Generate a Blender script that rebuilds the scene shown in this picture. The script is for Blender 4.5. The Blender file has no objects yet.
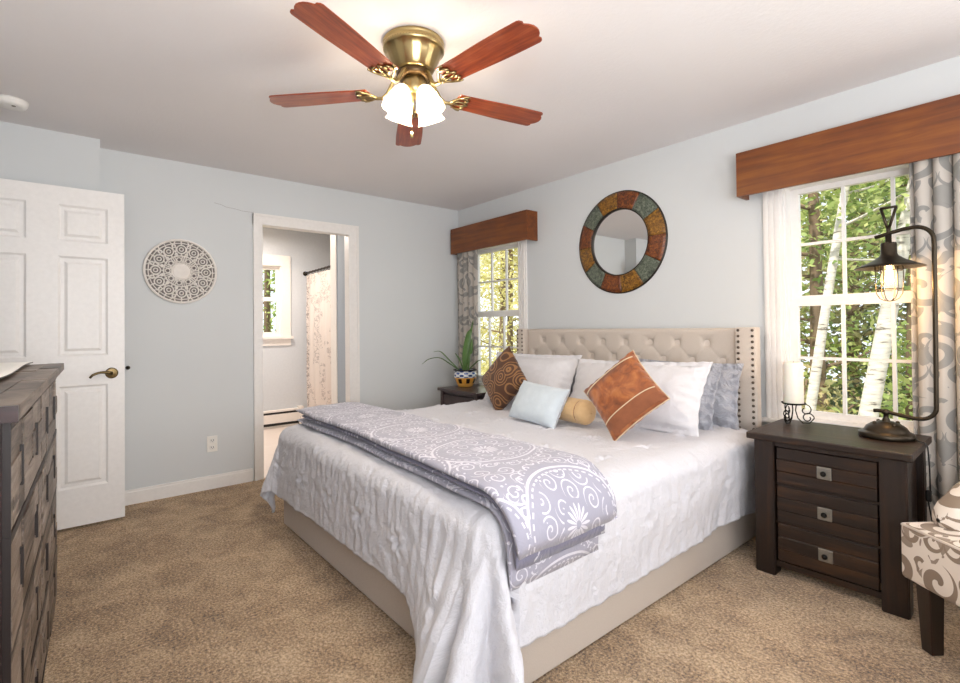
import bpy, bmesh, math, random
from mathutils import Vector, Matrix, noise
sc = bpy.context.scene
PI = math.pi

# ------------------------------------------------------------------ camera
def look_matrix(loc, yaw, pit, rol):
    f = Vector((math.cos(yaw)*math.cos(pit), math.sin(yaw)*math.cos(pit), math.sin(pit)))
    r0 = Vector((math.sin(yaw), -math.cos(yaw), 0)); u0 = r0.cross(f)
    r = r0*math.cos(rol)+u0*math.sin(rol); u = -r0*math.sin(rol)+u0*math.cos(rol)
    m = Matrix((r, u, -f)).transposed().to_4x4(); m.translation = loc
    return m
cd = bpy.data.cameras.new('camera'); cam = bpy.data.objects.new('camera', cd); sc.collection.objects.link(cam)
cam.matrix_world = look_matrix(Vector((4.2187, -3.2004, 1.2)), 2.451557, 0.0116798, -0.0106231)
cd.sensor_width = 36; cd.lens = 498.41*36/960; cd.shift_y = (321.233-341.5)/960; cd.clip_start = 0.02
sc.camera = cam

# ------------------------------------------------------------------ world, lights, exposure
w = bpy.data.worlds.new('daylight'); sc.world = w; w.use_nodes = True
bg = w.node_tree.nodes['Background']; bg.inputs[0].default_value = (0.86, 0.94, 1.0, 1); bg.inputs[1].default_value = 1.7
def area(name, loc, rot, sx, sy, power, col=(1, 1, 1), portal=False):
    l = bpy.data.lights.new(name, 'AREA'); l.shape = 'RECTANGLE'; l.size = sx; l.size_y = sy; l.energy = power; l.color = col
    o = bpy.data.objects.new(name, l); o.location = loc; o.rotation_euler = rot; sc.collection.objects.link(o)
    if portal: l.cycles.is_portal = True
    return o
area('added_window_fill', (5.72, -2.0, 1.45), (0, math.radians(90), 0), 1.3, 2.6, 36, (0.98, 0.98, 1.0))  # added fill lamp at an unseen window, brightens the room
bo = area('added_ceiling_fill', (4.9, -3.0, 1.2), (0, 0, 0), 0.9, 0.9, 58, (0.98, 0.98, 1.0)); bo.rotation_euler = Vector((-.62, .36, .80)).to_track_quat('-Z', 'Y').to_euler()  # added lamp behind the camera, lifts the ceiling and far walls
area('added_window_fill', (4.75, 0.10, 1.33), (math.radians(-90), 0, 0), 0.62, 1.25, 26, (0.97, 0.98, 1.0))  # second added fill lamp, in a window opening out of view
area('portal', (3.507, 0.14, 1.33), (math.radians(-90), 0, 0), 0.66, 1.3, 1, portal=True)
area('portal', (0.575, 0.14, 1.33), (math.radians(-90), 0, 0), 0.66, 1.3, 1, portal=True)
def point(name, loc, power, col, rad):
    l = bpy.data.lights.new(name, 'POINT'); l.energy = power; l.color = col; l.shadow_soft_size = rad
    o = bpy.data.objects.new(name, l); o.location = loc; sc.collection.objects.link(o); return o
sl = bpy.data.lights.new('sun', 'SUN'); sl.energy = 6.5; sl.angle = .03; sl.color = (1, .95, .85)
so_ = bpy.data.objects.new('sun', sl); so_.rotation_euler = Vector((.02, .62, -.78)).to_track_quat('-Z', 'Y').to_euler(); sc.collection.objects.link(so_)
sc.view_settings.view_transform = 'Standard'; sc.view_settings.look = 'None'; sc.view_settings.gamma = 1
sc.view_settings.use_curve_mapping = False; sc.view_settings.exposure = -0.03
sc.cycles.use_denoising = True
sc.cycles.max_bounces = 10; sc.cycles.diffuse_bounces = 5; sc.cycles.transparent_max_bounces = 24
sc.cycles.sample_clamp_indirect = 6

# ------------------------------------------------------------------ node expressions
def hexc(h):
    c = [int(h[i:i+2], 16)/255 for i in (0, 2, 4)]
    return tuple(x/12.92 if x <= .04045 else ((x+.055)/1.055)**2.4 for x in c)+(1,)
class E:
    def __init__(s, nt, sock): s.nt = nt; s.s = sock
    def m(s, op, *a):
        n = s.nt.nodes.new('ShaderNodeMath'); n.operation = op
        for i, x in enumerate((s,)+a):
            if isinstance(x, E): s.nt.links.new(x.s, n.inputs[i])
            else: n.inputs[i].default_value = x
        return E(s.nt, n.outputs[0])
    def __add__(s, o): return s.m('ADD', o)
    def __sub__(s, o): return s.m('SUBTRACT', o)
    def __mul__(s, o): return s.m('MULTIPLY', o)
    def __truediv__(s, o): return s.m('DIVIDE', o)
    __radd__ = __add__; __rmul__ = __mul__
    def fr(s): return s.m('FRACT')
    def fl(s): return s.m('FLOOR')
    def ab(s): return s.m('ABSOLUTE')
    def sin(s): return s.m('SINE')
    def cos(s): return s.m('COSINE')
    def lt(s, o): return s.m('LESS_THAN', o)
    def gt(s, o): return s.m('GREATER_THAN', o)
    def mx(s, o): return s.m('MAXIMUM', o)
    def mn(s, o): return s.m('MINIMUM', o)
    def band(s, c, wd): return (s-c).ab().lt(wd)
class Mat:
    def __init__(s, name, col=None, rough=.6, metal=0, coat=0, sheen=0):
        s.m = bpy.data.materials.new(name); s.m.use_nodes = True; s.nt = s.m.node_tree
        s.b = s.nt.nodes['Principled BSDF']; s.out = s.nt.nodes['Material Output']
        if col: s.b.inputs['Base Color'].default_value = hexc(col) if isinstance(col, str) else col
        s.b.inputs['Roughness'].default_value = rough; s.b.inputs['Metallic'].default_value = metal
        s.b.inputs['Coat Weight'].default_value = coat; s.b.inputs['Sheen Weight'].default_value = sheen
    def n(s, t, **k):
        n = s.nt.nodes.new(t)
        for a, v in k.items(): setattr(n, a, v)
        return n
    def L(s, a, b): s.nt.links.new(a.s if isinstance(a, E) else a, b)
    def coord(s, kind='Object', scale=(1, 1, 1), rot=(0, 0, 0)):
        if kind == 'World': o = s.n('ShaderNodeNewGeometry').outputs['Position']
        else: o = s.n('ShaderNodeTexCoord').outputs[kind]
        mp = s.n('ShaderNodeMapping'); s.L(o, mp.inputs[0]); mp.inputs['Scale'].default_value = scale; mp.inputs['Rotation'].default_value = rot
        return mp.outputs[0]
    def xyz(s, c):
        n = s.n('ShaderNodeSeparateXYZ'); s.L(c, n.inputs[0]); return [E(s.nt, n.outputs[i]) for i in range(3)]
    def noise(s, c, sc_, det=4, rough=.55, dist=0):
        n = s.n('ShaderNodeTexNoise'); s.L(c, n.inputs['Vector']); n.inputs['Scale'].default_value = sc_
        n.inputs['Detail'].default_value = det; n.inputs['Roughness'].default_value = rough; n.inputs['Distortion'].default_value = dist
        return E(s.nt, n.outputs['Fac'])
    def voro(s, c, sc_, feat='F1', out='Distance', rnd=1):
        n = s.n('ShaderNodeTexVoronoi', feature=feat); s.L(c, n.inputs['Vector']); n.inputs['Scale'].default_value = sc_
        n.inputs['Randomness'].default_value = rnd; return n.outputs[out]
    def ramp(s, f, stops, const=False):
        n = s.n('ShaderNodeValToRGB'); s.L(f, n.inputs[0]); r = n.color_ramp
        if const: r.interpolation = 'CONSTANT'
        while len(r.elements) < len(stops): r.elements.new(.5)
        for e, (p, c) in zip(r.elements, stops): e.position = p; e.color = hexc(c) if isinstance(c, str) else c
        return n.outputs[0]
    def mix(s, f, a, b, mode='MIX'):
        n = s.n('ShaderNodeMix', data_type='RGBA', blend_type=mode)
        if isinstance(f, (int, float)): n.inputs[0].default_value = f
        else: s.L(f, n.inputs[0])
        for i, x in ((6, a), (7, b)):
            if isinstance(x, str): n.inputs[i].default_value = hexc(x)
            elif isinstance(x, tuple): n.inputs[i].default_value = x
            else: s.L(x, n.inputs[i])
        return n.outputs[2]
    def col(s, o): s.L(o, s.b.inputs['Base Color']); return s
    def bump(s, h, strength=.3, dist=.01):
        n = s.n('ShaderNodeBump'); s.L(h, n.inputs['Height']); n.inputs['Strength'].default_value = strength; n.inputs['Distance'].default_value = dist
        pr = s.b.inputs['Normal']
        if pr.is_linked: s.L(pr.links[0].from_socket, n.inputs['Normal'])
        s.L(n.outputs[0], pr); return s
M = {}
def wood(name, c1, c2, c3, rough=.4, axis=0, sc_=1., coat=0., bumpv=.1, kind='Object', streak=30):
    m = Mat(name, rough=rough, coat=coat)
    s = [streak*sc_]*3; s[axis] = 2.2*sc_
    c = m.coord(kind, tuple(s)); n = m.noise(c, 1, 6, .6, .6)
    c2_ = m.coord(kind); n2 = m.noise(c2_, 4*sc_, 3)
    f = n*.7+n2*.3
    m.col(m.ramp(f, [(.3, c1), (.5, c2), (.7, c3)])); m.bump(n, bumpv, .004); M[name] = m.m; return m
def plain(name, col, rough=.5, metal=0, bump=0, bs=40, **k):
    m = Mat(name, col, rough, metal, **k)
    c = m.coord('Object'); n = m.noise(c, bs, 3)
    cc = hexc(col)
    m.col(m.mix(n, tuple(x*.93 for x in cc[:3])+(1,), tuple(min(1, x*1.05) for x in cc[:3])+(1,)))
    if bump: m.bump(n, bump, .003)
    M[name] = m.m; return m
# room
m = Mat('wall_paint', 'ced2d4', .75); c = m.coord('World'); m.col(m.mix(m.noise(c, 1.3, 3), 'cdd1d3', 'd5d8d9')); m.bump(m.noise(c, 180, 3), .06, .002); M['wall'] = m.m
m = Mat('ceiling_paint', 'd8d2d2', .85); c = m.coord('World'); m.col(m.mix(m.noise(c, 2, 3), 'e4e1e1', 'e9e6e7')); m.bump(m.noise(c, 45, 5, .65), .22, .008); M['ceiling'] = m.m
m = Mat('carpet', rough=.95, sheen=.3); c = m.coord('World')
nf = m.noise(c, 90, 5, .85); nm = m.noise(c, 7, 4, .6, .8); nl = m.noise(c, 1.6, 3, .5, 1.2); vv = E(m.nt, m.voro(c, 140))
f = nf*.72+nm*.16+nl*.12
m.col(m.ramp(f, [(.40, '3c2a18'), (.46, '8e6c48'), (.52, 'c6a47a'), (.60, 'eed6b2')])); m.bump(vv*-.6+nf*2, .8, .010); m.bump(nm*1.0+nl, .5, .04); M['carpet'] = m.m
plain('trim', 'ebe8e5', .4); plain('door_paint', 'edebe9', .38)
plain('bath_trim', 'eee7e0', .45); plain('bath_wall', 'cdd0d4', .7); plain('bath_partition', 'a3adb8', .7); plain('bath_ceiling', 'efe5da', .8)
m = Mat('bath_tile', rough=.35); c = m.coord('World'); m.col(m.mix(m.noise(c, 6, 4), 'dccdc2', 'ebe0d8')); M['bath_tile'] = m.m
# glass
m = Mat('glass'); nt = m.nt; tr = m.n('ShaderNodeBsdfTransparent'); gl = m.n('ShaderNodeBsdfGlossy'); gl.inputs['Roughness'].default_value = .02
fz = E(m.nt, m.n('ShaderNodeLayerWeight').outputs['Facing']); mxn = m.n('ShaderNodeMixShader'); m.L(fz.m('POWER', 5.)*.8+.02, mxn.inputs[0]); m.L(tr.outputs[0], mxn.inputs[1]); m.L(gl.outputs[0], mxn.inputs[2]); m.L(mxn.outputs[0], m.out.inputs[0]); M['glass'] = m.m
m = Mat('mirror', (.93, .94, .93, 1), .015, 1); M['mirror'] = m.m
# wood
wood('valance_wood', '4c2205', '70380a', '885012', .42, 0, 1, .12)
wood('blade_wood', '5a1e0c', '88381a', 'a8562e', .34, 0, 2, .25, .03)
wood('stand_wood', '0d0603', '1f1007', '40260f', .42, 0, 1.3, .0, .4)
wood('stand_wood_v', '0d0603', '1c0e06', '341d0c', .45, 2, 1.3, .0, .4)
wood('dark_table', '251816', '38272a', '4a3838', .35, 0, 1.3, .2, .2)
wood('leg_wood', '0c0503', '1a0b07', '26110a', .3, 2, 1, .4, .05)
# rough grey-brown dresser blocks
m = Mat('dresser_block', rough=.42); c = m.coord('Object', (3, 3, 30)); n = m.noise(c, 1.4, 6, .65, .8); c2 = m.coord('Object'); info = m.n('ShaderNodeAttribute', attribute_name='tone')
f = n*.75+m.noise(c2, 6, 3)*.12+E(m.nt, info.outputs['Fac'])*.16
m.col(m.ramp(f, [(.30, '120c09'), (.43, '41342a'), (.56, '74665a'), (.75, 'a0938a')])); m.bump(n, .7, .006); M['dresser_block'] = m.m
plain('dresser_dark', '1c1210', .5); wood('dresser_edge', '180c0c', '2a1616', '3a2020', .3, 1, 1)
# metals
plain('brass', 'a89468', .28, 1, 0); plain('brass_dark', '5c4a34', .35, 1); plain('iron', '15120f', .5, .7)
m = plain('bronze', '3c342a', .38, .85); plain('bronze_lever', '6b5a3e', .3, 1)
plain('pewter', '8c8880', .4, .8, .4, 120); plain('stud', '6a5f55', .3, 1)
plain('plastic_white', 'e8e6e2', .4); plain('black', '0c0c0c', .4); plain('black_rubber', '141414', .55); plain('plastic_ivory', 'efece6', .35)
m = Mat('shade_glass', 'fff4e0', .25); m.b.inputs['Transmission Weight'].default_value = 0; m.b.inputs['Subsurface Weight'].default_value = 0
tl = m.n('ShaderNodeBsdfTranslucent'); tl.inputs[0].default_value = (1, .93, .8, 1); em = m.n('ShaderNodeEmission'); em.inputs[0].default_value = (1, .86, .62, 1); em.inputs[1].default_value = .55
tp = m.n('ShaderNodeBsdfTransparent'); a0 = m.n('ShaderNodeMixShader'); a0.inputs[0].default_value = .6; m.L(m.b.outputs[0], a0.inputs[1]); m.L(tl.outputs[0], a0.inputs[2]); a = m.n('ShaderNodeMixShader'); a.inputs[0].default_value = .2; m.L(a0.outputs[0], a.inputs[1]); m.L(tp.outputs[0], a.inputs[2]); b = m.n('ShaderNodeAddShader'); m.L(a.outputs[0], b.inputs[0]); m.L(em.outputs[0], b.inputs[1]); m.L(b.outputs[0], m.out.inputs[0]); M['shade_glass'] = m.m
def emit(name, col, st):
    m = Mat(name); e = m.n('ShaderNodeEmission'); e.inputs[0].default_value = col; e.inputs[1].default_value = st; m.L(e.outputs[0], m.out.inputs[0]); M[name] = m.m
emit('bulb', (1, .8, .5, 1), 14); emit('filament', (1, .66, .28, 1), 40)
m = Mat('bulb_glass'); tr = m.n('ShaderNodeBsdfTransparent'); tr.inputs[0].default_value = (1, .9, .7, 1); gl = m.n('ShaderNodeBsdfGlossy'); gl.inputs[1].default_value = .05; e = m.n('ShaderNodeEmission'); e.inputs[0].default_value = (1, .72, .38, 1); e.inputs[1].default_value = .8
x = m.n('ShaderNodeMixShader'); x.inputs[0].default_value = .08; m.L(tr.outputs[0], x.inputs[1]); m.L(gl.outputs[0], x.inputs[2]); y = m.n('ShaderNodeAddShader'); m.L(x.outputs[0], y.inputs[0]); m.L(e.outputs[0], y.inputs[1]); m.L(y.outputs[0], m.out.inputs[0]); M['bulb_glass'] = m.m
# textiles
def weave(m, c, st=.15, s=420): m.bump(m.noise(c, s, 2), st, .002)
m = Mat('linen', rough=.85, sheen=.2); c = m.coord('Object'); m.col(m.mix(m.noise(c, 260, 2), 'aea297', 'c6bbb0')); weave(m, c); M['linen'] = m.m
m = Mat('linen_head', rough=.85, sheen=.2); c = m.coord('Object'); m.col(m.mix(m.noise(c, 260, 2), 'bdb0a4', 'd2c7bc')); weave(m, c); M['linen_head'] = m.m
m = Mat('comforter', rough=.8, sheen=.15); c = m.coord('UV'); m.col(m.mix(m.noise(c, 3, 3), 'c6c6cd', 'd1d1d7'))
cz = m.coord('UV', (1, 1, 1)); n1 = m.noise(cz, 26, 5, .6, 1.6); m.bump(n1, .45, .014); n2 = m.noise(cz, 70, 4, .6, 1.5); m.bump(n2, .5, .006); M['comforter'] = m.m
def scroll(m, u, v, A, Bv, K=2.2, arms=1, wd=.17):
    # spiral curls in staggered cells
    row = (v/Bv).fl(); uu = u/A+row*.5; cu = uu.fr()-.5; cv = (v/Bv).fr()-.5
    par = ((uu.fl()+row)*.5).fr()*4-1
    x = cu*A*par; y = cv*Bv; r = (x*x+y*y).m('SQRT'); th = y.m('ARCTAN2', x)/(2*PI)
    sp = (r*K/A*2+th*arms).fr()
    return sp.band(.5, wd)*r.lt(min(A, Bv)*.5), r, th, x, y
m = Mat('throw_fabric', rough=.75, sheen=.2); u, v, _ = m.xyz(m.coord('UV'))
A, B_ = .5, .42
cu = (u/A+.1).fr()-.5; cv = (v/B_+.1).fr()-.5
x = cu*A; y = cv*B_; r = (x*x+y*y).m('SQRT'); th = y.m('ARCTAN2', x)
og = r+(th*2).cos()*.02
mask = og.band(.195, .0045).mx(og.band(.178, .003)*(th*46).sin().gt(-.2))
mask = mask.mx((r.lt((th*8).cos().ab()*.045+.012))*r.gt(.012)*((th*16).cos()).gt(-.55))
s1, *_r = scroll(m, u, v, .075, .075, 1.7, 1, .11)
mask = mask.mx(s1*r.band(.115, .045)).mx(s1*r.gt(.215))
s2, *_r = scroll(m, u+.02, v+.015, .04, .04, 1.0, 1, .16); mask = mask.mx(s2*r.gt(.205)*r.lt(.235))
dots = E(m.nt, m.voro(m.coord('UV'), 34, rnd=.7)).lt(.16); mask = mask.mx(dots*r.band(.152, .012)).mx(dots*r.gt(.24))
c = m.coord('UV')
m.col(m.mix(mask*.85, m.mix(m.noise(c, 4, 3), '8f8e9d', '9f9eac'), 'd2d0d9')); m.bump(m.noise(c, 22, 4, .6, 1), .35, .01); m.bump(mask, .15, .002); M['throw'] = m.m
m = Mat('throw_lining', rough=.6, sheen=.2); c = m.coord('UV'); u, v, _ = m.xyz(c); s1, *_r = scroll(m, u, v, .09, .09, 1.7, 1, .14); m.col(m.mix(s1*.8*m.noise(c, 5).gt(.55), '77778c', 'd9d9e2')); m.bump(m.noise(c, 14, 4, .6, 1), .5, .015); M['throw_lining'] = m.m
def cloth(name, c1, c2, bs=12, bd=.01, bst=.4, rough=.8, sheen=.2, fine=500):
    m = Mat(name, rough=rough, sheen=sheen); c = m.coord('Object'); m.col(m.mix(m.noise(c, 30, 3), c1, c2)); m.bump(m.noise(c, bs, 4, .6, 1.2), bst, bd)
    if fine: m.bump(m.noise(c, fine, 2), .12, .002)
    M[name] = m.m; return m
cloth('sham', 'cecdd1', 'd7d6d9', 9, .014, .45)
cloth('satin', '93959e', 'afb0b7', 13, .03, .9, .3, .1, 0)
cloth('blue_linen', 'b4bfc8', 'c6d0d7', 20, .003, .3)
cloth('tan_fabric', 'bd9a6b', 'd2b388', 60, .004, .5)
m = Mat('rust_velvet', rough=.6, sheen=.25); c = m.coord('Object'); m.col(m.ramp(m.noise(c, 11, 5, .6, 1.2), [(.3, '5e2c0e'), (.5, '8e4c1e'), (.72, 'b06e38')])); m.bump(m.noise(c, 16, 4, .6, 1.2), .4, .008); M['rust_velvet'] = m.m
cloth('rust_band', '6f3c20', '8c5230', 40, .004, .5); cloth('piping_tan', 'c0a888', 'd2bda0', 60, .001, .2)
m = Mat('rose_fabric', rough=.7, sheen=.1); c = m.coord('Object', (1, 0, 1)); n = m.n('ShaderNodeTexVoronoi', feature='F1'); m.L(c, n.inputs['Vector']); n.inputs['Scale'].default_value = 8.5; n.inputs['Randomness'].default_value = .45
d = E(m.nt, n.outputs['Distance']); nn = m.noise(c, 18, 2); rg = ((d+nn*.10)*6.0).fr().band(.5, .2)*d.lt(.56)
m.col(m.mix(rg, '4a2c18', '8c643c')); m.bump(rg, .3, .002); M['rose_fabric'] = m.m
# big scroll damask for drapes / chair
def floral(name, base, ink, A, B_, uv='UV', trans=0, rough=.8, wd=.17):
    m = Mat(name, rough=rough, sheen=.1); u, v, _ = m.xyz(m.coord(uv)); c = m.coord(uv)
    s1, r, th, x, y = scroll(m, u, v, A, B_, 1.05, 1, wd)
    s2, r2, th2, x2, y2 = scroll(m, u+A*.5, v+B_*.06, A*.55, B_*.5, .9, 1, .2)
    leaf = ((th*2*PI*3+r*9/A).sin()*.5+.5)
    k = r.lt(A*.46)*s1.mx(0)
    k2 = s2*r.gt(A*.47)
    bl = (m.noise(c, 1.6/A, 2, .4, 1.2)).gt(.56)*r.gt(A*.4)
    mask = k.mx(k2).mx(bl*.9)
    m.col(m.mix(mask*(.8 if trans else .95), base, ink))
    if trans:
        tl = m.n('ShaderNodeBsdfTranslucent'); m.L(m.b.inputs['Base Color'].links[0].from_socket, tl.inputs[0]); x = m.n('ShaderNodeMixShader'); x.inputs[0].default_value = trans
        m.L(m.b.outputs[0], x.inputs[1]); m.L(tl.outputs[0], x.inputs[2]); m.L(x.outputs[0], m.out.inputs[0])
    m.bump(m.noise(c, 300, 2), .1, .002); M[name] = m.m
floral('drape', 'cfc8c0', '8e8e8c', .20, .30, trans=.3)
floral('chair_fabric', 'd8ccbf', '7d6a58', .15, .20, wd=.25)
m = Mat('shower_fabric', rough=.8); c = m.coord('UV'); u, v, _ = m.xyz(c); bd = m.noise(c, 30, 3, .6, 1.5).gt(.53)
m.col(m.mix(bd*(u.lt(.16).mx(m.noise(c, 3, 2).gt(.5)*.6)), 'efe4dc', '887c7a')); tl = m.n('ShaderNodeBsdfTranslucent'); tl.inputs[0].default_value = hexc('f2e6dc'); x = m.n('ShaderNodeMixShader'); x.inputs[0].default_value = .3; m.L(m.b.outputs[0], x.inputs[1]); m.L(tl.outputs[0], x.inputs[2]); m.L(x.outputs[0], m.out.inputs[0]); M['shower_fabric'] = m.m
# slate mirror tiles, plant pot, wax, leaves
def tile(name, a, b, c_):
    m = Mat(name, rough=.35); c = m.coord('Object'); m.col(m.ramp(m.noise(c, 55, 4, .7, 1), [(.35, a), (.5, b), (.66, c_)])); m.bump(m.noise(c, 70, 4), .6, .004); M[name] = m.m
tile('tile_rust', '2e170c', '6a3517', '94561f'); tile('tile_ochre', '3a2508', '7a5016', 'a87c2c'); tile('tile_slate', '2e362e', '565e51', '7b8273')
plain('frame_dark', '1a120c', .5)
m = Mat('wax', 'f2ece0', .5); m.b.inputs['Subsurface Weight'].default_value = .3; m.b.inputs['Subsurface Radius'].default_value = (.03, .02, .01); M['wax'] = m.m
m = Mat('leaf_green', rough=.4); c = m.coord('Object'); m.col(m.mix(m.noise(c, 14, 3), '2f5326', '6f9350')); M['leaf_green'] = m.m
m = Mat('pot_glaze', rough=.15, coat=.5); x, y, z = m.xyz(m.coord('Object')); th = y.m('ARCTAN2', x)
up = z.gt(.088); sw = (th*10).sin()*.5+.5; fl = ((th*8).sin()*(z*160).sin()).gt(.1)
c_up = m.mix(fl, 'e3e6ea', '2b4a86'); c_lo = m.mix((th*4).sin().ab().gt(.75), 'd99a3c', '2c1a12'); m.col(m.mix(up, m.mix(z.gt(.035)*z.lt(.08), 'e0a850', c_lo), c_up)); M['pot_glaze'] = m.m
plain('soil', '2a1c12', .95)
plain('carved_white', 'e6e0da', .6, 0, .4, 60); plain('shade_and_crack_grey', '827c78', .7)  # medallion grey is painted shade; the wall crack shares it
# outdoors
def leafm(name, a, b, c_):
    m = Mat(name, rough=.55); att = m.n('ShaderNodeAttribute', attribute_name='tone'); cr = m.ramp(att.outputs['Fac'], [(.0, a), (.5, b), (1., c_)]); m.col(cr)
    tl = m.n('ShaderNodeBsdfTranslucent'); m.L(cr, tl.inputs[0]); x = m.n('ShaderNodeMixShader'); x.inputs[0].default_value = .45; m.L(m.b.outputs[0], x.inputs[1]); m.L(tl.outputs[0], x.inputs[2]); m.L(x.outputs[0], m.out.inputs[0]); M[name] = m.m
leafm('leaves_yellow', 'bfb76c', 'dcd592', 'f0ebc4'); leafm('leaves_green', '6f8a46', 'a3b465', 'd3d890'); leafm('leaves_olive', '7a7a50', 'a39f6c', 'c9b684'); leafm('leaves_dark', '4c5c42', '6d7d5a', '99a474')
m = Mat('birch_bark', rough=.8); c = m.coord('Object', (3, 3, 14)); m.col(m.ramp(m.noise(c, 2.2, 4, .6), [(.33, '6e665c'), (.41, 'c8c0b4'), (.7, 'e4ded4')])); M['birch_bark'] = m.m
m = Mat('brown_bark', rough=.9); c = m.coord('Object', (20, 20, 4)); m.col(m.mix(m.noise(c, 1, 4), '4a3a2c', '8a745c')); M['brown_bark'] = m.m
m = Mat('forest_floor', rough=.95); c = m.coord('World'); m.col(m.ramp(m.noise(c, 3, 6, .65), [(.35, '4f5a30'), (.5, '8c8850'), (.65, 'b59a60')])); M['forest_floor'] = m.m

# ------------------------------------------------------------------ mesh helpers
COL = sc.collection
def link(name, bm, mat, parent=None, smooth=False, kind=None):
    me = bpy.data.meshes.new(name)
    bmesh.ops.recalc_face_normals(bm, faces=bm.faces[:]) if kind != 'raw' else None
    bm.to_mesh(me); bm.free()
    for mm in (mat if isinstance(mat, list) else [mat]): me.materials.append(M[mm])
    if smooth: me.polygons.foreach_set('use_smooth', [True]*len(me.polygons))
    o = bpy.data.objects.new(name, me); COL.objects.link(o)
    if parent: o.parent = parent
    return o
def struct(name, bm, mat, parent=None, smooth=False):
    o = link(name, bm, mat, parent, smooth)
    if not parent: o['kind'] = 'structure'
    return o
def thing(name, label, cat, loc=(0, 0, 0), rz=0, group=None, rot=None):
    o = bpy.data.objects.new(name, None); COL.objects.link(o); o.empty_display_size = .1
    o.location = loc; o.rotation_euler = rot if rot else (0, 0, rz); tag(o, label, cat, group); return o
def tag(o, label, cat, group=None):
    o['label'] = label; o['category'] = cat
    if group: o['group'] = group
    return o
def B(): return bmesh.new()
def box(bm, x0, x1, y0, y1, z0, z1, mi=0, mtx=None):
    vs = [bm.verts.new(v) for v in ((x0, y0, z0), (x1, y0, z0), (x1, y1, z0), (x0, y1, z0), (x0, y0, z1), (x1, y0, z1), (x1, y1, z1), (x0, y1, z1))]
    if mtx:
        for v in vs: v.co = mtx @ v.co
    fs = [bm.faces.new([vs[i] for i in f]) for f in ((3, 2, 1, 0), (4, 5, 6, 7), (0, 1, 5, 4), (1, 2, 6, 5), (2, 3, 7, 6), (3, 0, 4, 7))]
    for f in fs: f.material_index = mi
    return vs
def bbox(x0, x1, y0, y1, z0, z1, bev=.004, seg=2):
    bm = B(); box(bm, x0, x1, y0, y1, z0, z1)
    if bev: bmesh.ops.bevel(bm, geom=bm.edges[:], offset=bev, segments=seg, affect='EDGES', profile=.5)
    return bm
def tube(bm, pts, rad, seg=10, cap=True, closed=False):
    pts = [Vector(p) for p in pts]; n = len(pts); rings = []
    up = Vector((0, 0, 1)); prev = None
    for i, p in enumerate(pts):
        if closed: t = (pts[(i+1) % n]-pts[i-1])
        else: t = pts[min(i+1, n-1)]-pts[max(i-1, 0)]
        t.normalize()
        if prev is None:
            a = t.cross(up); a = t.cross(Vector((1, 0, 0))) if a.length < .1 else a
        else: a = prev-t*prev.dot(t)
        a.normalize(); prev = a; b = t.cross(a)
        r = rad[i] if isinstance(rad, (list, tuple)) else rad
        rings.append([bm.verts.new(p+(a*math.cos(2*PI*k/seg)+b*math.sin(2*PI*k/seg))*r) for k in range(seg)])
    for i in range(n if closed else n-1):
        r0, r1 = rings[i], rings[(i+1) % n]
        for k in range(seg): bm.faces.new((r0[k], r0[(k+1) % seg], r1[(k+1) % seg], r1[k]))
    if cap and not closed: bm.faces.new(rings[0][::-1]); bm.faces.new(rings[-1])
def lathe(bm, prof, seg=32, mtx=None, wob=None):
    rings = []
    for i, (r, z) in enumerate(prof):
        ring = []
        for k in range(seg):
            a = 2*PI*k/seg; rr = max(r, 1e-4)*(wob(a, i) if wob else 1); v = Vector((rr*math.cos(a), rr*math.sin(a), z))
            ring.append(bm.verts.new(mtx @ v if mtx else v))
        rings.append(ring)
    for i in range(len(rings)-1):
        for k in range(seg): bm.faces.new((rings[i][k], rings[i][(k+1) % seg], rings[i+1][(k+1) % seg], rings[i+1][k]))
    return rings
def grid(bm, nu, nv, fn, uvfn=None, closed_u=False):
    V = [[bm.verts.new(fn(i/(nu-1), j/(nv-1))) for j in range(nv)] for i in range(nu)]
    uv = bm.loops.layers.uv.verify() if uvfn else None
    for i in range(nu-1):
        for j in range(nv-1):
            ij = ((i, j), (i+1, j), (i+1, j+1), (i, j+1)); f = bm.faces.new([V[a][b] for a, b in ij])
            if uv:
                for l, (a, b) in zip(f.loops, ij): l[uv].uv = uvfn(a/(nu-1), b/(nv-1))
    return V
def dup(root, **k):
    c = root.copy(); COL.objects.link(c)
    for ch in root.children:
        d = dup(ch); d.parent = c; d.matrix_parent_inverse = ch.matrix_parent_inverse.copy()
    for a, v in k.items():
        if a in ('label', 'category', 'group'): c[a] = v
        else: setattr(c, a, v)
    return c
def cyl(bm, p0, p1, r, seg=16): tube(bm, [p0, p1], r, seg)
def sm(o, ang=35):
    me = o.data; me.polygons.foreach_set('use_smooth', [True]*len(me.polygons))
    b = bmesh.new(); b.from_mesh(me)
    for e in b.edges:
        if len(e.link_faces) == 2 and e.calc_face_angle(0) > math.radians(ang): e.smooth = False
    b.to_mesh(me); b.free(); return o
def nz(x, y, z=0., s=1.): return noise.noise(Vector((x*s, y*s, z*s)))

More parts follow.
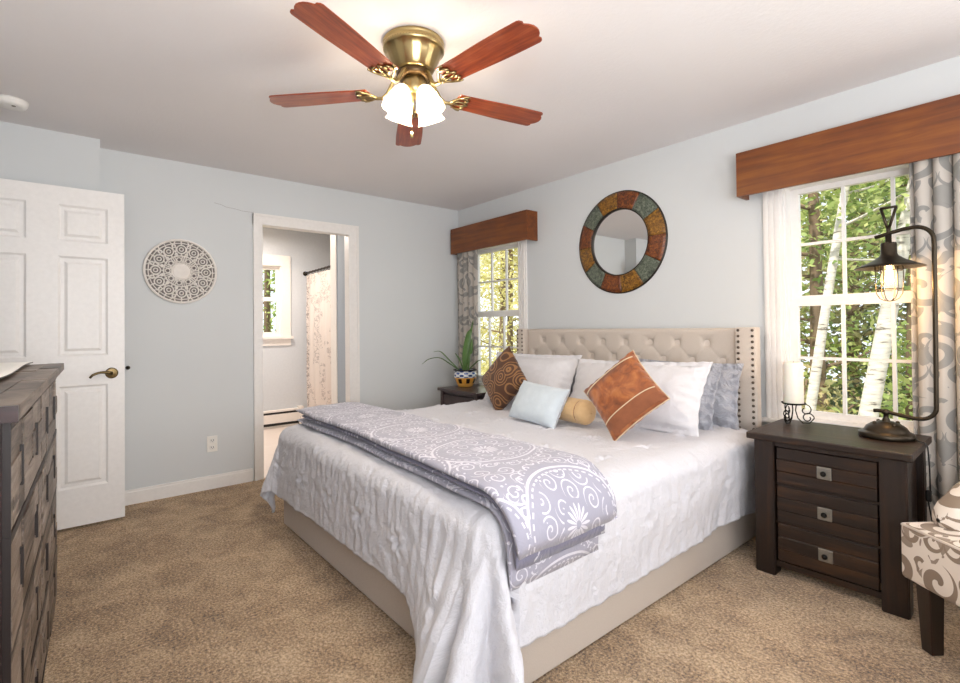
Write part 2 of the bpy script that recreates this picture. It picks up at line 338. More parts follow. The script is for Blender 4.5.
# ------------------------------------------------------------------ room shell
LW = -3.78; FX = 5.75; H = 2.44; T = .14
bm = B(); box(bm, -.02, FX+T, LW-1.3, T, -.1, 0); struct('floor', bm, 'carpet')
bm = B(); box(bm, -.07, FX+T, LW-1.3, T, H, H+.1); struct('ceiling', bm, 'ceiling')
def wall_y(name, y0, y1, xa, xb, ops, mat='wall'):     # wall in a y plane with openings (x0,x1,z0,z1)
    bm = B(); x = xa
    for (a, b, z0, z1) in sorted(ops):
        box(bm, x, a, y0, y1, 0, H); 
        if z0 > 0: box(bm, a, b, y0, y1, 0, z0)
        box(bm, a, b, y0, y1, z1, H); x = b
    box(bm, x, xb, y0, y1, 0, H); return struct(name, bm, mat)
def wall_x(name, x0, x1, ya, yb, ops, mat='wall', h=H):
    bm = B(); y = ya
    for (a, b, z0, z1) in sorted(ops):
        box(bm, x0, x1, y, a, 0, h)
        if z0 > 0: box(bm, x0, x1, a, b, 0, z0)
        box(bm, x0, x1, a, b, z1, h); y = b
    box(bm, x0, x1, y, yb, 0, h); return struct(name, bm, mat)
WZ0, WZ1 = .655, 2.0
GR = (3.172, 3.815); GL = (.222, .862); G3 = (4.43, 5.075)
wall_y('wall_right', 0, T, -.12, FX+T, [(g[0]-.06, g[1]+.06, WZ0, WZ1) for g in (GL, GR, G3)])
DY0, DY1, DZ = -1.995, -1.255, 2.045
wall_x('wall_back', -.07, 0, LW-.1, 0, [(DY0-.02, DY1+.02, 0, DZ+.02)])
bm = B(); box(bm, 0, .185, LW, -3.043, 0, H); struct('wall_closet', bm, 'wall')
wall_y('wall_left', LW-.1, LW, 0, FX+T, [(.36, 1.18, 0, 2.08)])
wall_x('wall_front', FX, FX+T, LW, 0, [(-3.3, -.7, .8, 2.1)])
# hall behind the entry doorway
bm = B(); box(bm, -.12, 2.2, LW-1.3, LW-1.2, 0, H); box(bm, -.12, -.02, LW-1.2, LW-.1, 0, H); box(bm, 2.1, 2.2, LW-1.2, LW-.1, 0, H); struct('wall_hall', bm, 'wall')
bm = B()
for a, b in ((.28, .36), (1.18, 1.26)): box(bm, a, b, LW, LW+.018, 0, 2.16)
box(bm, .28, 1.26, LW, LW+.018, 2.08, 2.16); struct('trim_2', bm, 'trim')
# crack in the plaster by the bathroom casing
bm = B(); tube(bm, [(.0005, -2.343, 2.172), (.0005, -2.30, 2.166), (.0005, -2.25, 2.15), (.0005, -2.2, 2.147), (.0005, -2.14, 2.137), (.0005, -2.06, 2.136)], .0009, 4)
struct('wall_crack', bm, 'shade_and_crack_grey')
# baseboards
def base_y(bm, x0, x1, y, d): box(bm, x0, x1, min(y, y+d*.014), max(y, y+d*.014), 0, .085); box(bm, x0, x1, min(y, y+d*.008), max(y, y+d*.008), .085, .1)
def base_x(bm, y0, y1, x, d): box(bm, min(x, x+d*.014), max(x, x+d*.014), y0, y1, 0, .085); box(bm, min(x, x+d*.008), max(x, x+d*.008), y0, y1, .085, .1)
bm = B(); base_x(bm, -3.043, DY0-.08, 0, 1); base_x(bm, DY1+.1, 0, 0, 1); base_x(bm, LW, -3.043, .185, 1); struct('baseboard_back', bm, 'trim')
bm = B(); base_y(bm, 0, FX, 0, -1); struct('baseboard_right', bm, 'trim')
bm = B(); base_y(bm, 1.26, FX, LW, 1); struct('baseboard_left', bm, 'trim')
# bathroom doorway casing and jambs
bm = B()
box(bm, 0, .018, DY0-.07, DY0, 0, DZ+.085); box(bm, 0, .018, DY1, DY1+.095, 0, DZ+.085); box(bm, 0, .02, DY0-.07, DY1+.095, DZ, DZ+.085)
box(bm, .018, .024, DY0-.07, DY0-.05, 0, DZ+.085); box(bm, .018, .024, DY1+.075, DY1+.095, 0, DZ+.085); box(bm, .018, .026, DY0-.07, DY1+.095, DZ+.065, DZ+.085)
box(bm, -.075, 0, DY0-.02, DY0, 0, DZ+.02); box(bm, -.075, 0, DY1, DY1+.02, 0, DZ+.02); box(bm, -.075, 0, DY0, DY1, DZ, DZ+.02)
struct('trim_1', bm, 'trim')
# ---- bathroom
bm = B(); box(bm, -2.24, -.02, -3.0, -.0, -.1, 0); struct('floor_bathroom', bm, 'bath_tile')
bm = B(); box(bm, -2.24, -.07, -3.0, -.0, H, H+.1); struct('ceiling_bathroom', bm, 'bath_ceiling')
BX = -2.1
wall_x('wall_bathroom_far', BX-T, BX, -3.0, 0, [(-1.84, -1.16, 1.11, 1.99)], 'bath_wall')
bm = B(); box(bm, BX-T, -.07, -3.1, -3.0, 0, H); struct('wall_bathroom_left', bm, 'bath_wall')
bm = B(); box(bm, BX-T, -.07, -.1, 0, 0, H); struct('wall_bathroom_right', bm, 'bath_wall')
bm = B(); box(bm, -.37, -.07, -1.2, -.1, 0, H); struct('wall_bathroom_partition', bm, 'bath_partition')
bm = B(); box(bm, -.50, -.37, -1.21, -1.13, 0, H); struct('trim_4', bm, 'bath_trim')

# ------------------------------------------------------------------ windows (double hung, three by two panes per sash)
def window_y(name, g, sill=True):
    x0, x1 = g; z0, zm, z1 = .70, 1.335, 1.955
    r = bpy.data.objects.new(name, None); COL.objects.link(r); r['kind'] = 'structure'
    bm = B(); a, b = x0-.06, x1+.06        # lining
    box(bm, a, a+.018, .0, T, WZ0, WZ1); box(bm, b-.018, b, 0, T, WZ0, WZ1); box(bm, a+.018, b-.018, .001, T-.001, WZ1-.018, WZ1); box(bm, a+.018, b-.018, .001, T-.001, WZ0, WZ0+.018)
    ca, cb = a-.098, b+.098
    for (p, q) in ((ca, a+.006), (b-.006, cb)):
        box(bm, p, q, -.016, 0, WZ0-.01, WZ1+.0)
        for k in range(3):                    # fluting
            xx = p+.012+k*.029; box(bm, xx, xx+.018, -.024, -.016, WZ0-.01, WZ1)
    box(bm, ca, cb, -.0265, 0, WZ1-.006, WZ1+.09)
    box(bm, ca-.015, cb+.015, -.045, .02, WZ0-.03, WZ0-.008); box(bm, ca, cb, -.016, 0, WZ0-.1, WZ0-.03)
    link('window_frame', bm, 'trim', r)
    for nm, yy, za, zb in (('sash', .075, 1.355, z1+.005), ('sash', .035, z0, 1.308)):
        bm = B(); s = .042; t = .032
        box(bm, x0-.042, x0, yy, yy+t, za-.03, zb+.027); box(bm, x1, x1+.042, yy, yy+t, za-.03, zb+.027)
        box(bm, x0, x1, yy, yy+t, zb-.008, zb+.027); box(bm, x0, x1, yy, yy+t, za-.03, za+.006)
        zc = (za+zb)/2; pw = (x1-x0)/3
        box(bm, x0, x1, yy+.006, yy+.024, zc-.008, zc+.008)
        for k in (1, 2): box(bm, x0+pw*k-.008, x0+pw*k+.008, yy+.0045, yy+.0255, za, zb)
        sh = link(nm, bm, 'trim', r)
        bm = B(); box(bm, x0, x1, yy+.013, yy+.017, za, zb); link('glass_pane', bm, 'glass', sh)
    return r
window_y('window_1', GR); window_y('window_2', GL); window_y('window_4', G3)
r = bpy.data.objects.new('window_3', None); COL.objects.link(r); r['kind'] = 'structure'
bm = B(); X = BX
ya, yb, za, zb = -1.84, -1.16, 1.11, 1.99
box(bm, X-T, X, ya, ya+.02, za, zb); box(bm, X-T, X, yb-.02, yb, za, zb); box(bm, X-T, X, ya+.02, yb-.02, zb-.02, zb); box(bm, X-T, X, ya+.02, yb-.02, za, za+.02)
box(bm, X, X+.018, yb-.01, yb+.1, za-.02, zb+.12); box(bm, X, X+.018, ya-.1, ya+.01, za-.02, zb+.12); box(bm, X, X+.0195, ya-.1, yb+.1, zb-.01, zb+.1205)
box(bm, X, X+.05, ya-.12, yb+.12, za-.03, za); box(bm, X, X+.016, ya-.1, yb+.1, za-.11, za-.03)
link('window_frame', bm, 'bath_trim', r)
for xx, z0, z1 in ((X-.09, 1.56, 1.97), (X-.055, 1.13, 1.58)):
    bm = B(); box(bm, xx, xx+.03, ya+.02, ya+.06, z0, z1); box(bm, xx, xx+.03, yb-.055, yb-.02, z0, z1); box(bm, xx+.001, xx+.029, ya+.06, yb-.055, z0, z0+.035); box(bm, xx+.001, xx+.029, ya+.06, yb-.055, z1-.035, z1)
    s = link('sash', bm, 'bath_trim', r); bm = B(); box(bm, xx+.013, xx+.017, ya+.06, yb-.055, z0+.035, z1-.035); link('glass_pane', bm, 'glass', s)
r = bpy.data.objects.new('added_window_5', None); COL.objects.link(r); r['kind'] = 'structure'  # unseen window behind the camera, added to go with the fill lamp
bm = B()
for y0, y1, z0, z1 in ((-3.4, -3.3, .7, 2.2), (-.7, -.6, .7, 2.2), (-3.3, -.7, 2.1, 2.2), (-3.3, -.7, .7, .8)): box(bm, FX-.018, FX, y0, y1, z0, z1)
for y0, y1 in ((-3.3, -3.26), (-.74, -.7), (-2.45, -2.41), (-1.59, -1.55)): box(bm, FX+.06, FX+.1, y0, y1, .8, 2.1)
for z in (.8, 1.43, 2.06): box(bm, FX+.06, FX+.1, -3.3, -.7, z, z+.04)
link('window_frame', bm, 'trim', r)

# ------------------------------------------------------------------ entry door swung flat along the back wall
r = bpy.data.objects.new('door_1', None); COL.objects.link(r); r['kind'] = 'structure'
dx0, dx1, dy0, dy1, dz0, dz1 = .285, .32, -3.735, -2.925, .02, 2.073
bm = B()
cols = [(-3.62, -3.375), (-3.235, -3.03)]; rows = [(.25, .87), (1.05, 1.655), (1.745, 1.965)]
cols = [(-3.63, -3.39), (-3.25, -3.01)]
# face built as stiles/rails with recessed raised panels
ys = [dy0]+[v for c_ in cols for v in c_]+[dy1]; zs = [dz0]+[v for c_ in rows for v in c_]+[dz1]
for i in range(len(ys)-1):
    for j in range(len(zs)-1):
        pan = (i % 2 == 1) and (j % 2 == 1)
        if not pan: box(bm, dx0, dx1, ys[i], ys[i+1], zs[j], zs[j+1])
bmesh.ops.remove_doubles(bm, verts=bm.verts, dist=.0001)
fr = link('stile_frame', bm, 'door_paint', r)
for i in (1, 3):
    for j in (1, 3, 5):
        a, b, c_, d = ys[i], ys[i+1], zs[j], zs[j+1]; bm = B()
        for s_, xf in ((1, dx1), (-1, dx0)):
            lv = [(0, 0), (.012, -.009), (.03, -.009), (.045, -.001)]; prev = None
            for ins, dp in lv:
                x_ = xf+s_*dp; q = [bm.verts.new((x_, a+ins, c_+ins)), bm.verts.new((x_, b-ins, c_+ins)), bm.verts.new((x_, b-ins, d-ins)), bm.verts.new((x_, a+ins, d-ins))]
                if prev:
                    for k in range(4): bm.faces.new((prev[k], prev[(k+1) % 4], q[(k+1) % 4], q[k]))
                prev = q
            bm.faces.new(prev)
        link('door_panel', bm, 'door_paint', r)
h = bpy.data.objects.new('door_handle', None)
bm = B(); mt = Matrix.Translation((dx1, -2.992, .936)) @ Matrix.Rotation(PI/2, 4, 'Y')
lathe(bm, [(.0001, 0), (.033, 0), (.034, .004), (.028, .01), (.012, .012), (.012, .045), (.0001, .046)], 28, mt)
dh = sm(link('door_handle', bm, 'bronze_lever', r))
bm = B(); pts = [(dx1+.04, -2.992, .936)]+[(dx1+.048, -2.992-.11*t, .936+.006*math.sin(t*PI)*2-.012*t**2-(.01 if t > .9 else 0)) for t in [i/8 for i in range(1, 9)]]
tube(bm, pts, [.011, .010, .009, .008, .0075, .007, .007, .0075, .006], 10); link('lever', bm, 'bronze_lever', dh, True)
for z in (.25, 1.0, 1.8):
    bm = B(); cyl(bm, (.3, dy0-.006, z), (.3, dy0-.006, z+.09), .008); link('hinge', bm, 'bronze_lever', r, True)
bm = B(); mt = Matrix.Translation((.18+.0, -2.9, .93)); lathe(bm, [(.001, 0), (.012, 0), (.014, .01), (.006, .05), (.001, .05)], 14, Matrix.Translation((0, -2.885, .945)) @ Matrix.Rotation(PI/2, 4, 'Y'))
tag(link('door_stop', bm, 'bronze', None, True), 'small dark round door bumper on the back wall beside the white door', 'door stop')

# ------------------------------------------------------------------ bed
bed = thing('bed', 'large beige upholstered bed with a button-tufted, nail-trimmed headboard against the window wall', 'bed', (2.065, -1.15, 0))
def bl(name, bm, mat, smooth=False, parent=None):   # world-built part parented to the bed
    o = link(name, bm, mat, parent or bed, smooth)
    if parent is None: o.location = -Vector(bed.location)
    return o
X0, X1, YF = 1.09, 3.035, -2.19
def rail(x0, x1, y0, y1):
    return bbox(x0, x1, y0, y1, .012, .335, .012, 3)
bl('side_rail', rail(X0, X0+.06, YF+.01, -.16), 'linen', True); sr = bl('side_rail', rail(X1-.06, X1, YF+.01, -.16), 'linen', True)
bl('foot_rail', rail(X0-.004, X1+.004, YF, YF+.06), 'linen', True)
bm = bbox(X0+.02, X1-.02, YF+.02, -.2, .25, .585, .06, 4); bl('mattress', bm, 'sham', True)
# headboard panel with tufting
btn = []
px0 = 1.32
for row, (z, off) in enumerate(((1.085, 0), (.975, -.1), (.865, 0), (.755, -.1))):
    for k in range(9 if off else 8): btn.append((px0+off+k*.1985, z))
HX0, HX1 = 1.13, 2.905
def hb(u, v):
    x = HX0+(HX1-HX0)*u; z = .3+(1.178-.3)*v; d = 1e9
    dep = .035
    if z < 1.13:
        ds = sorted(((x-a)**2+(z-b)**2)**.5 for a, b in btn); d = ds[0]
        dep -= .020*math.exp(-(d/.022)**2)+.005*math.exp(-(d/.05)**2)
        # diamond creases between buttons
        for a, b in btn:
            dx, dz = x-a, z-b
            if abs(dx) < .1 and abs(dz) < .11:
                l = abs(abs(dz)*.9-abs(dx)); dep -= .004*math.exp(-(l/.007)**2)*(1 if abs(dx) < .1 else 0)*.5
    e = min(1, (1.178-z)/.02); e2 = min(1, min(x-HX0, HX1-x)/.02)
    dep *= math.sqrt(max(0, 1-(1-e)**2))*.9+.1; dep *= math.sqrt(max(0, 1-(1-e2)**2))*.7+.3
    return (x, -.085-dep, z)
bm = B(); grid(bm, 240, 110, hb); box(bm, HX0, HX1, -.105, -.07, .02, 1.176)
pn = bl('headboard', bm, 'linen_head', True)
for a, b in btn[:17]:
    bm = B(); lathe(bm, [(.0001, .007), (.006, .006), (.010, .003), (.011, 0)], 12, Matrix.Translation((a, -.085, b)) @ Matrix.Rotation(PI/2, 4, 'X'))
    o = link('button', bm, 'linen_head', pn, True)
for a, b in ((1.04, 1.13), (2.905, 3.02)):
    bm = bbox(a, b, -.165, -.095, .02, 1.182, .008, 3); wg = bl('headboard_wing', bm, 'linen_head', True)
    for xx in (a+.018, b-.018):
        bm = B(); z = 1.165
        while z > .36:
            lathe(bm, [(.0001, .006), (.005, .005), (.0085, .001), (.0085, -.001)], 10, Matrix.Translation((xx, -.166, z)) @ Matrix.Rotation(PI/2, 4, 'X')); z -= .0335
        o = link('nail_trim', bm, 'stud', wg, True); o['kind'] = 'stuff'
    bm = B()
    sx = b if a > 2 else a
for a in (1.2, 2.9):
    for b in (-2.1, -.3):
        pass
bl('bed_leg', bbox(X0+.02, X0+.08, YF+.03, YF+.09, 0, .02, 0), 'black'); bl('bed_leg', bbox(X1-.08, X1-.02, YF+.03, YF+.09, 0, .02, 0), 'black')
bl('bed_leg', bbox(X0+.02, X0+.08, -.3, -.24, 0, .02, 0), 'black'); bl('bed_leg', bbox(X1-.08, X1-.02, -.3, -.24, 0, .02, 0), 'black')

# ---- comforter
BT = .612                                  # top of comforter
cx0, cx1, cyf = X0+.055, X1-.055, YF+.045
OV = .44; R = .085
def smooth(a, b, x): t = max(0, min(1, (x-a)/(b-a))); return t*t*(3-2*t)
def edge(d, flare):
    L = R*PI/2
    if d <= L: a = d/R; return R*math.sin(a), -R*(1-math.cos(a))
    return R+(d-L)*flare, -R-(d-L)*math.sqrt(max(0, 1-flare**2))
tuft = [(x, y) for x in (1.18, 1.52, 1.86, 2.2, 2.54, 2.88, 3.22) for y in (-2.42, -2.08, -1.74, -1.4, -1.06, -.72, -.38)]
def comf(s, t):
    # s,t : flat cloth coordinates in metres (world aligned)
    ds = max(0, s-cx1); dl = max(0, cx0-s); dt = max(0, cyf-t)
    bx = min(max(s, cx0), cx1); by = max(t, cyf)
    d2 = ds or dl; sx = 1 if ds else -1
    z = BT+.012*nz(s*2.2, t*2.2, 1)+.006*nz(s*6, t*6, 4)
    # pillowy crown near centre, fall to the edges
    if d2 and dt:
        r = math.hypot(d2, dt); th = math.atan2(dt, d2)
        k = th/(PI/2)
        rip = math.cos(k*4*PI)                      # two lobes, valley in the middle
        if not ds: rip *= .6
        big = smooth(.08, .5, r); q = (1+.42*k) if ds else 1.0
        h, dz = edge(r*q, .10); h += .10*k*big*(1 if ds else 0)
        h += big*(.045-.075*rip*(1 if ds else .6))*(1.0) + .015*nz(th*3, r*6, 7)
        tgt = .0+.0
        z += dz*(1.0 if ds else .93); x = bx+sx*h*math.cos(th); y = by-h*math.sin(th)
        z = max(z, .012+.01*abs(nz(s*9, t*9)))
        return x, y, z
    if dt:
        near = smooth(.55, 0, cx1-s) if s > 2 else 0
        ex = smooth(cx1-.36, cx1-.01, s); h, dz = edge(dt*(1+.42*ex), .05+.05*ex); f = smooth(.1, .45, dt); h += f*.10*ex+f*.035*ex*math.cos((cx1-s)*14)
        wv = .012*nz(s*3.2, 3, 0)+.003*nz(s*14, dt*2, 2)
        h += f*(wv+near*.03); z += dz*(1+.06*nz(s*2, 9, 1)); return bx, by-h, z
    if d2:
        near = smooth(.5, 0, t-cyf)
        h, dz = edge(d2, .045); f = smooth(.1, .45, d2)
        wv = .014*nz(t*4.5, 5, 3)+.005*nz(t*15, d2*2, 5)
        h += f*(wv+near*.02)+.028*smooth(.0, .12, d2)*(1-smooth(.2, .45, d2))
        z += dz*(1+.05*nz(t*2.1, 4, 2)); return bx+sx*h, by, z
    return bx, by, z
S0, S1, T0, T1 = cx0-OV, cx1+OV+.02, cyf-OV, -.28
NS, NT = 330, 290
bm = B(); P = []
for i in range(NS):
    row = []
    for j in range(NT):
        s = S0+(S1-S0)*i/(NS-1); t = T0+(T1-T0)*j/(NT-1)
        # hem: the side hangs a touch lower, irregular edge
        row.append((s, t, Vector(comf(s, t))))
    P.append(row)
V = []
for i in range(NS):
    rv = []
    for j in range(NT):
        s, t, p = P[i][j]
        a = P[min(i+1, NS-1)][j][2]-P[max(i-1, 0)][j][2]; b = P[i][min(j+1, NT-1)][2]-P[i][max(j-1, 0)][2]
        n = a.cross(b); n = n.normalized() if n.length > 1e-9 else Vector((0, 0, 1))
        d = 0
        for (tx, ty) in tuft:
            dx, dy = s-tx, t-ty; rr = dx*dx+dy*dy
            if rr < .03:
                r_ = math.sqrt(rr); d -= (.008 if s > cx1-.1 else .024)*math.exp(-(r_/.02)**2); d += (.002 if s > cx1-.1 else .006)*math.exp(-((r_-.045)/.025)**2)*(1+math.sin(math.atan2(dy, dx)*7+tx*9))*.7
        out = smooth(.0, .15, max(s-cx1, cx0-s, cyf-t))
        # hanging puckers : fine pleats perpendicular to the hem
        if t < cyf: d += out*(.0030*math.sin(s*95+3*nz(s*5, t*5))*(.5+.9*nz(s*3, t*3, 8))+.0045*nz(s*38, t*9, 3)+.004*nz(s*16+t*9, t*22, 6))
        elif s > cx1 or s < cx0: d += out*(.003*math.sin(t*62+3*nz(s*5, t*5))*(.5+nz(s*3, t*3, 8))+.004*nz(s*7, t*26, 3))
        d += .0028*nz(s*20, t*20, 2)+.0022*nz(s*42, t*42, 5)
        rv.append(bm.verts.new(p+n*d))
    V.append(rv)
uv = bm.loops.layers.uv.verify()
for i in range(NS-1):
    for j in range(NT-1):
        f = bm.faces.new((V[i][j], V[i+1][j], V[i+1][j+1], V[i][j+1]))
        for l, (a, b) in zip(f.loops, ((i, j), (i+1, j), (i+1, j+1), (i, j+1))): l[uv].uv = (P[a][b][0], P[a][b][1])
cf = link('comforter', bm, 'comforter', None, True)
so = cf.modifiers.new('thick', 'SOLIDIFY'); so.thickness = .014; so.offset = -1
tag(cf, 'white tufted comforter covering the bed, its near foot corner hanging to the carpet', 'comforter')

# ---- folded throw across the foot of the bed
def slab(bm, path, wfun, thick, seg_n=20, amp=.006, mi=0, seed=0, uoff=0., ucross=1.):
    # path: list of (point, normal, s) ; wfun(i)->(y0,y1); closed rounded cross section
    uvl = bm.loops.layers.uv.verify(); rings = []; n = len(path); K = 44
    for i, (p, nn, s) in enumerate(path):
        y0, y1 = wfun(s); ring = []; e = min(1, min(i, n-1-i)/3.); ee = math.sqrt(1-(1-e)**2)*.92+.08
        for k in range(K):
            a = 2*PI*k/K; c_, s_ = math.cos(a), math.sin(a)
            cy = math.copysign(abs(c_)**.55, c_); cz = math.copysign(abs(s_)**.55, s_)
            y = (y0+y1)/2+(y1-y0)/2*cy; h = thick/2*(1+cz*ee)
            q = Vector((p[0], y, p[2]))+Vector(nn)*(h+(amp*nz(s*6, y*8, seed)+amp*.6*nz(s*16, y*16, seed+4))*(1 if cz > 0 else .2))
            ring.append((bm.verts.new(q), s+uoff, y*ucross))
        rings.append(ring)
    def setf(vs):
        f = bm.faces.new([v[0] for v in vs]); f.material_index = mi; f.smooth = True
        for l, v in zip(f.loops, vs): l[uvl].uv = (v[1], v[2])
    for i in range(n-1):
        for k in range(K): setf((rings[i][k], rings[i][(k+1) % K], rings[i+1][(k+1) % K], rings[i+1][k]))
    setf(rings[0][::-1]); setf(rings[-1])
def bedpath(xa, zend, off, n=70):
    pts = []; ztop = BT+.010+off; xe = cx1+.004; Rr = R+.016+off
    L1 = xe-xa; Larc = Rr*PI/2; L2 = max(0, (ztop-Rr)-zend); tot = L1+Larc+L2
    for i in range(n):
        d = tot*i/(n-1)
        if d < L1: p = (xa+d, 0, ztop); nn = (0, 0, 1)
        elif d < L1+Larc: a = (d-L1)/Rr; p = (xe+Rr*math.sin(a), 0, ztop-Rr*(1-math.cos(a))); nn = (math.sin(a), 0, math.cos(a))
        else: p = (xe+Rr+.02*(d-L1-Larc), 0, ztop-Rr-(d-L1-Larc)); nn = (1, 0, .0)
        pts.append((p, nn, xa+d))
    return pts
bm = B()
def yw(s, a, b): return (a+.018*nz(s*2.3, 1, a)-.01*s*0, b+.02*nz(s*2.1, 5, b))
slab(bm, bedpath(1.10, .40, 0), lambda s: (lambda w_: (w_[0]-.055*smooth(1.6, 3.1, s), w_[1]+.005))(yw(s, -2.122, -1.74)), .030, mi=0, seed=1, uoff=.3)
slab(bm, bedpath(1.13, .47, .030), lambda s: yw(s, -2.105-.07*smooth(1.6, 3.1, s), -1.735), .026, mi=1, seed=5)
slab(bm, bedpath(1.09, .525, .056), lambda s: yw(s, -2.125-.07*smooth(1.6, 3.1, s), -1.70), .040, mi=0, seed=9, amp=.009)
th_ = link('throw_blanket', bm, ['throw', 'throw_lining'], None, True)
tag(th_, 'folded grey throw with white medallion pattern laid across the foot of the bed', 'blanket')

# ---- pillows
def pillow(w_, h_, t_, flange=0, nu=56, nv=44, wr=.006, seed=0, pinch=.06, sq=2.6):
    bm = B(); uvl = bm.loops.layers.uv.verify(); sides = []
    for sg in (1, -1):
        G = []
        for i in range(nu):
            row = []
            for j in range(nv):
                u = -1+2*i/(nu-1); v = -1+2*j/(nv-1)
                fu = 1-flange/w_*2; fv = 1-flange/h_*2
                au = min(1, abs(u)/fu); av = min(1, abs(v)/fv)
                th = t_*(max(0, 1-au**sq)*max(0, 1-av**sq))**.5
                x = u*w_/2*(1-pinch*(1-abs(v)**2)*abs(u)**3*0-pinch*(1-v*v)*abs(u)); z = v*h_/2*(1-pinch*(1-u*u)*abs(v))
                edge_ = 1-max(au, av)
                wrk = wr*(nz(x*11, z*11, seed)+.6*nz(x*26, z*26, seed+3))*min(1, th/t_*3+.25)
                # gathers along the seam
                g = wr*.9*math.sin((x if av > au else z)*120+seed+3*nz(x*9, z*9, seed))*math.exp(-((edge_-.04)/.12)**2)
                yy = -sg*(th/2+.0015)+wrk+g*(.6 if sg > 0 else -.6)
                if flange and (abs(u) > fu or abs(v) > fv): yy = -sg*.003+wr*.5*math.sin((x if abs(v) > fv else z)*90+seed+3*nz(x*6, z*6))+.012*nz(x*5, z*5, seed)
                row.append(bm.verts.new((x, yy, z)))
            G.append(row)
        for i in range(nu-1):
            for j in range(nv-1):
                q = (G[i][j], G[i+1][j], G[i+1][j+1], G[i][j+1]); f = bm.faces.new(q if sg > 0 else q[::-1])
        sides.append(G)
    a, b = sides; bd = [(i, 0) for i in range(nu)]+[(nu-1, j) for j in range(1, nv)]+[(i, nv-1) for i in range(nu-2, -1, -1)]+[(0, j) for j in range(nv-2, 0, -1)]
    for k in range(len(bd)):
        (i, j), (p, q) = bd[k], bd[(k+1) % len(bd)]
        bm.faces.new((a[i][j], b[i][j], b[p][q], a[p][q]))
    return bm
def place(o, c, lean, rz=0, roll=0):       # pillow plane upright, facing -y; lean back (deg), turn, roll in its own plane
    o.matrix_world = Matrix.Translation(c) @ Matrix.Rotation(math.radians(rz), 4, 'Z') @ Matrix.Rotation(-math.radians(lean), 4, 'X') @ Matrix.Rotation(math.radians(roll), 4, 'Y')
def piping(bm_pts, r=.0035): bm = B(); tube(bm, bm_pts, r, 6, closed=True); return bm
def edge_pts(w_, h_, pinch, n=40, y=0):
    out = []
    for k in range(4*n):
        s_, q = k//n, (k % n)/n*2-1
        u, v = ((q, -1), (1, q), (-q, 1), (-1, -q))[s_]
        out.append((u*w_/2*(1-pinch*(1-v*v)*abs(u)), y, v*h_/2*(1-pinch*(1-u*u)*abs(v))))
    return out
# satin pillows at the back, shams in front
sx = [('silver grey satin pillow at the back right, closest to the headboard wing', 2.65, -.30, .79, 8, -2, 1, .70, .385),
      ('grey satin pillow with shiny folds between the white king sham and the rearmost grey one', 2.57, -.43, .785, 16, -2, 2, .72, .385),
      ('grey satin pillow peeking out between the two white shams', 1.62, -.36, .775, 12, 0, 3, .78, .37),
      ]
for lab, x, y, z, ln, rz, sd, wd, ht in sx:
    o = link('satin_pillow', pillow(wd, ht, .13, .035, seed=sd, wr=.012, sq=3), 'satin', None, True); place(o, (x, y, z), ln, rz); tag(o, lab, 'pillow', 'grey satin pillows')
o = link('white_pillow_sham', pillow(.93, .43, .17, .03, seed=11, wr=.008, sq=3), 'sham', None, True); place(o, (2.475, -.60, .795), 26, -1, -1.5); tag(o, 'white king sham on the right side of the bed, behind the rust cushion', 'pillow', 'white shams')
o = link('white_pillow_sham', pillow(.86, .44, .17, .03, seed=12, wr=.006, sq=3), 'sham', None, True); place(o, (1.55, -.53, .795), 24, 2, 0); tag(o, 'white sham on the left side of the bed, behind the pale blue pillow', 'pillow', 'white shams')
# brown rose cushion
t = link('throw_cushion', pillow(.36, .36, .15, seed=21, wr=.004, pinch=.07), 'rose_fabric', None, True); place(t, (1.565, -.80, .82), 16, -3, 42)
tag(t, 'dark brown cushion with embroidered spiral roses, standing on its corner at the left', 'cushion')
# rust velvet cushion with banded corner and cord
t = link('throw_cushion', pillow(.355, .355, .16, seed=31, wr=.007, pinch=.07), 'rust_velvet', None, True); place(t, (2.68, -.96, .838), 24, 3, 44)
tag(t, 'rust orange velvet cushion with cream cord and a brown band, standing on its corner', 'cushion')
def pil_y(x, z, w_, t_, pinch=.07, sq=2.6):
    au = min(1, abs(x)/(w_/2*(1-pinch*.6))); av = min(1, abs(z)/(w_/2*(1-pinch*.6)))
    return -(t_*(max(0, 1-au**sq)*max(0, 1-av**sq))**.5/2)-.001
bm = B()
grid(bm, 30, 8, lambda u, v: (lambda x, z: (x, pil_y(x, z, .355, .16)-.006, z))(.098+.066*v, -.160+.32*u))
bd_ = link('band', bm, 'rust_band', t, True)
for xx in (.097,):
    bm = B(); tube(bm, [(xx, pil_y(xx, z, .355, .16)-.008, z) for z in [-.16+.32*k/30 for k in range(31)]], .0032, 6); link('cord', bm, 'piping_tan', t, True)
for xx in (-.125,):
    bm = B(); tube(bm, [(xx, pil_y(xx, z, .355, .16)-.008, z) for z in [-.16+.32*k/30 for k in range(31)]], .0032, 6); link('cord', bm, 'piping_tan', t, True)
bm = piping(edge_pts(.355, .355, .07), .0035); link('edge_cord', bm, 'piping_tan', t, True)
# small pale blue lumbar pillow
t = link('lumbar_pillow', pillow(.385, .255, .13, seed=41, wr=.003, pinch=.05), 'blue_linen', None, True); place(t, (2.085, -.985, .728), 30, 3, 5)
bm = B(); tube(bm, [p for p in edge_pts(.385, .255, .05)[40:80]], .004, 6); link('seam', bm, 'satin', t, True)
tag(t, 'small pale blue rectangular pillow lying in front between the brown and rust cushions', 'pillow')
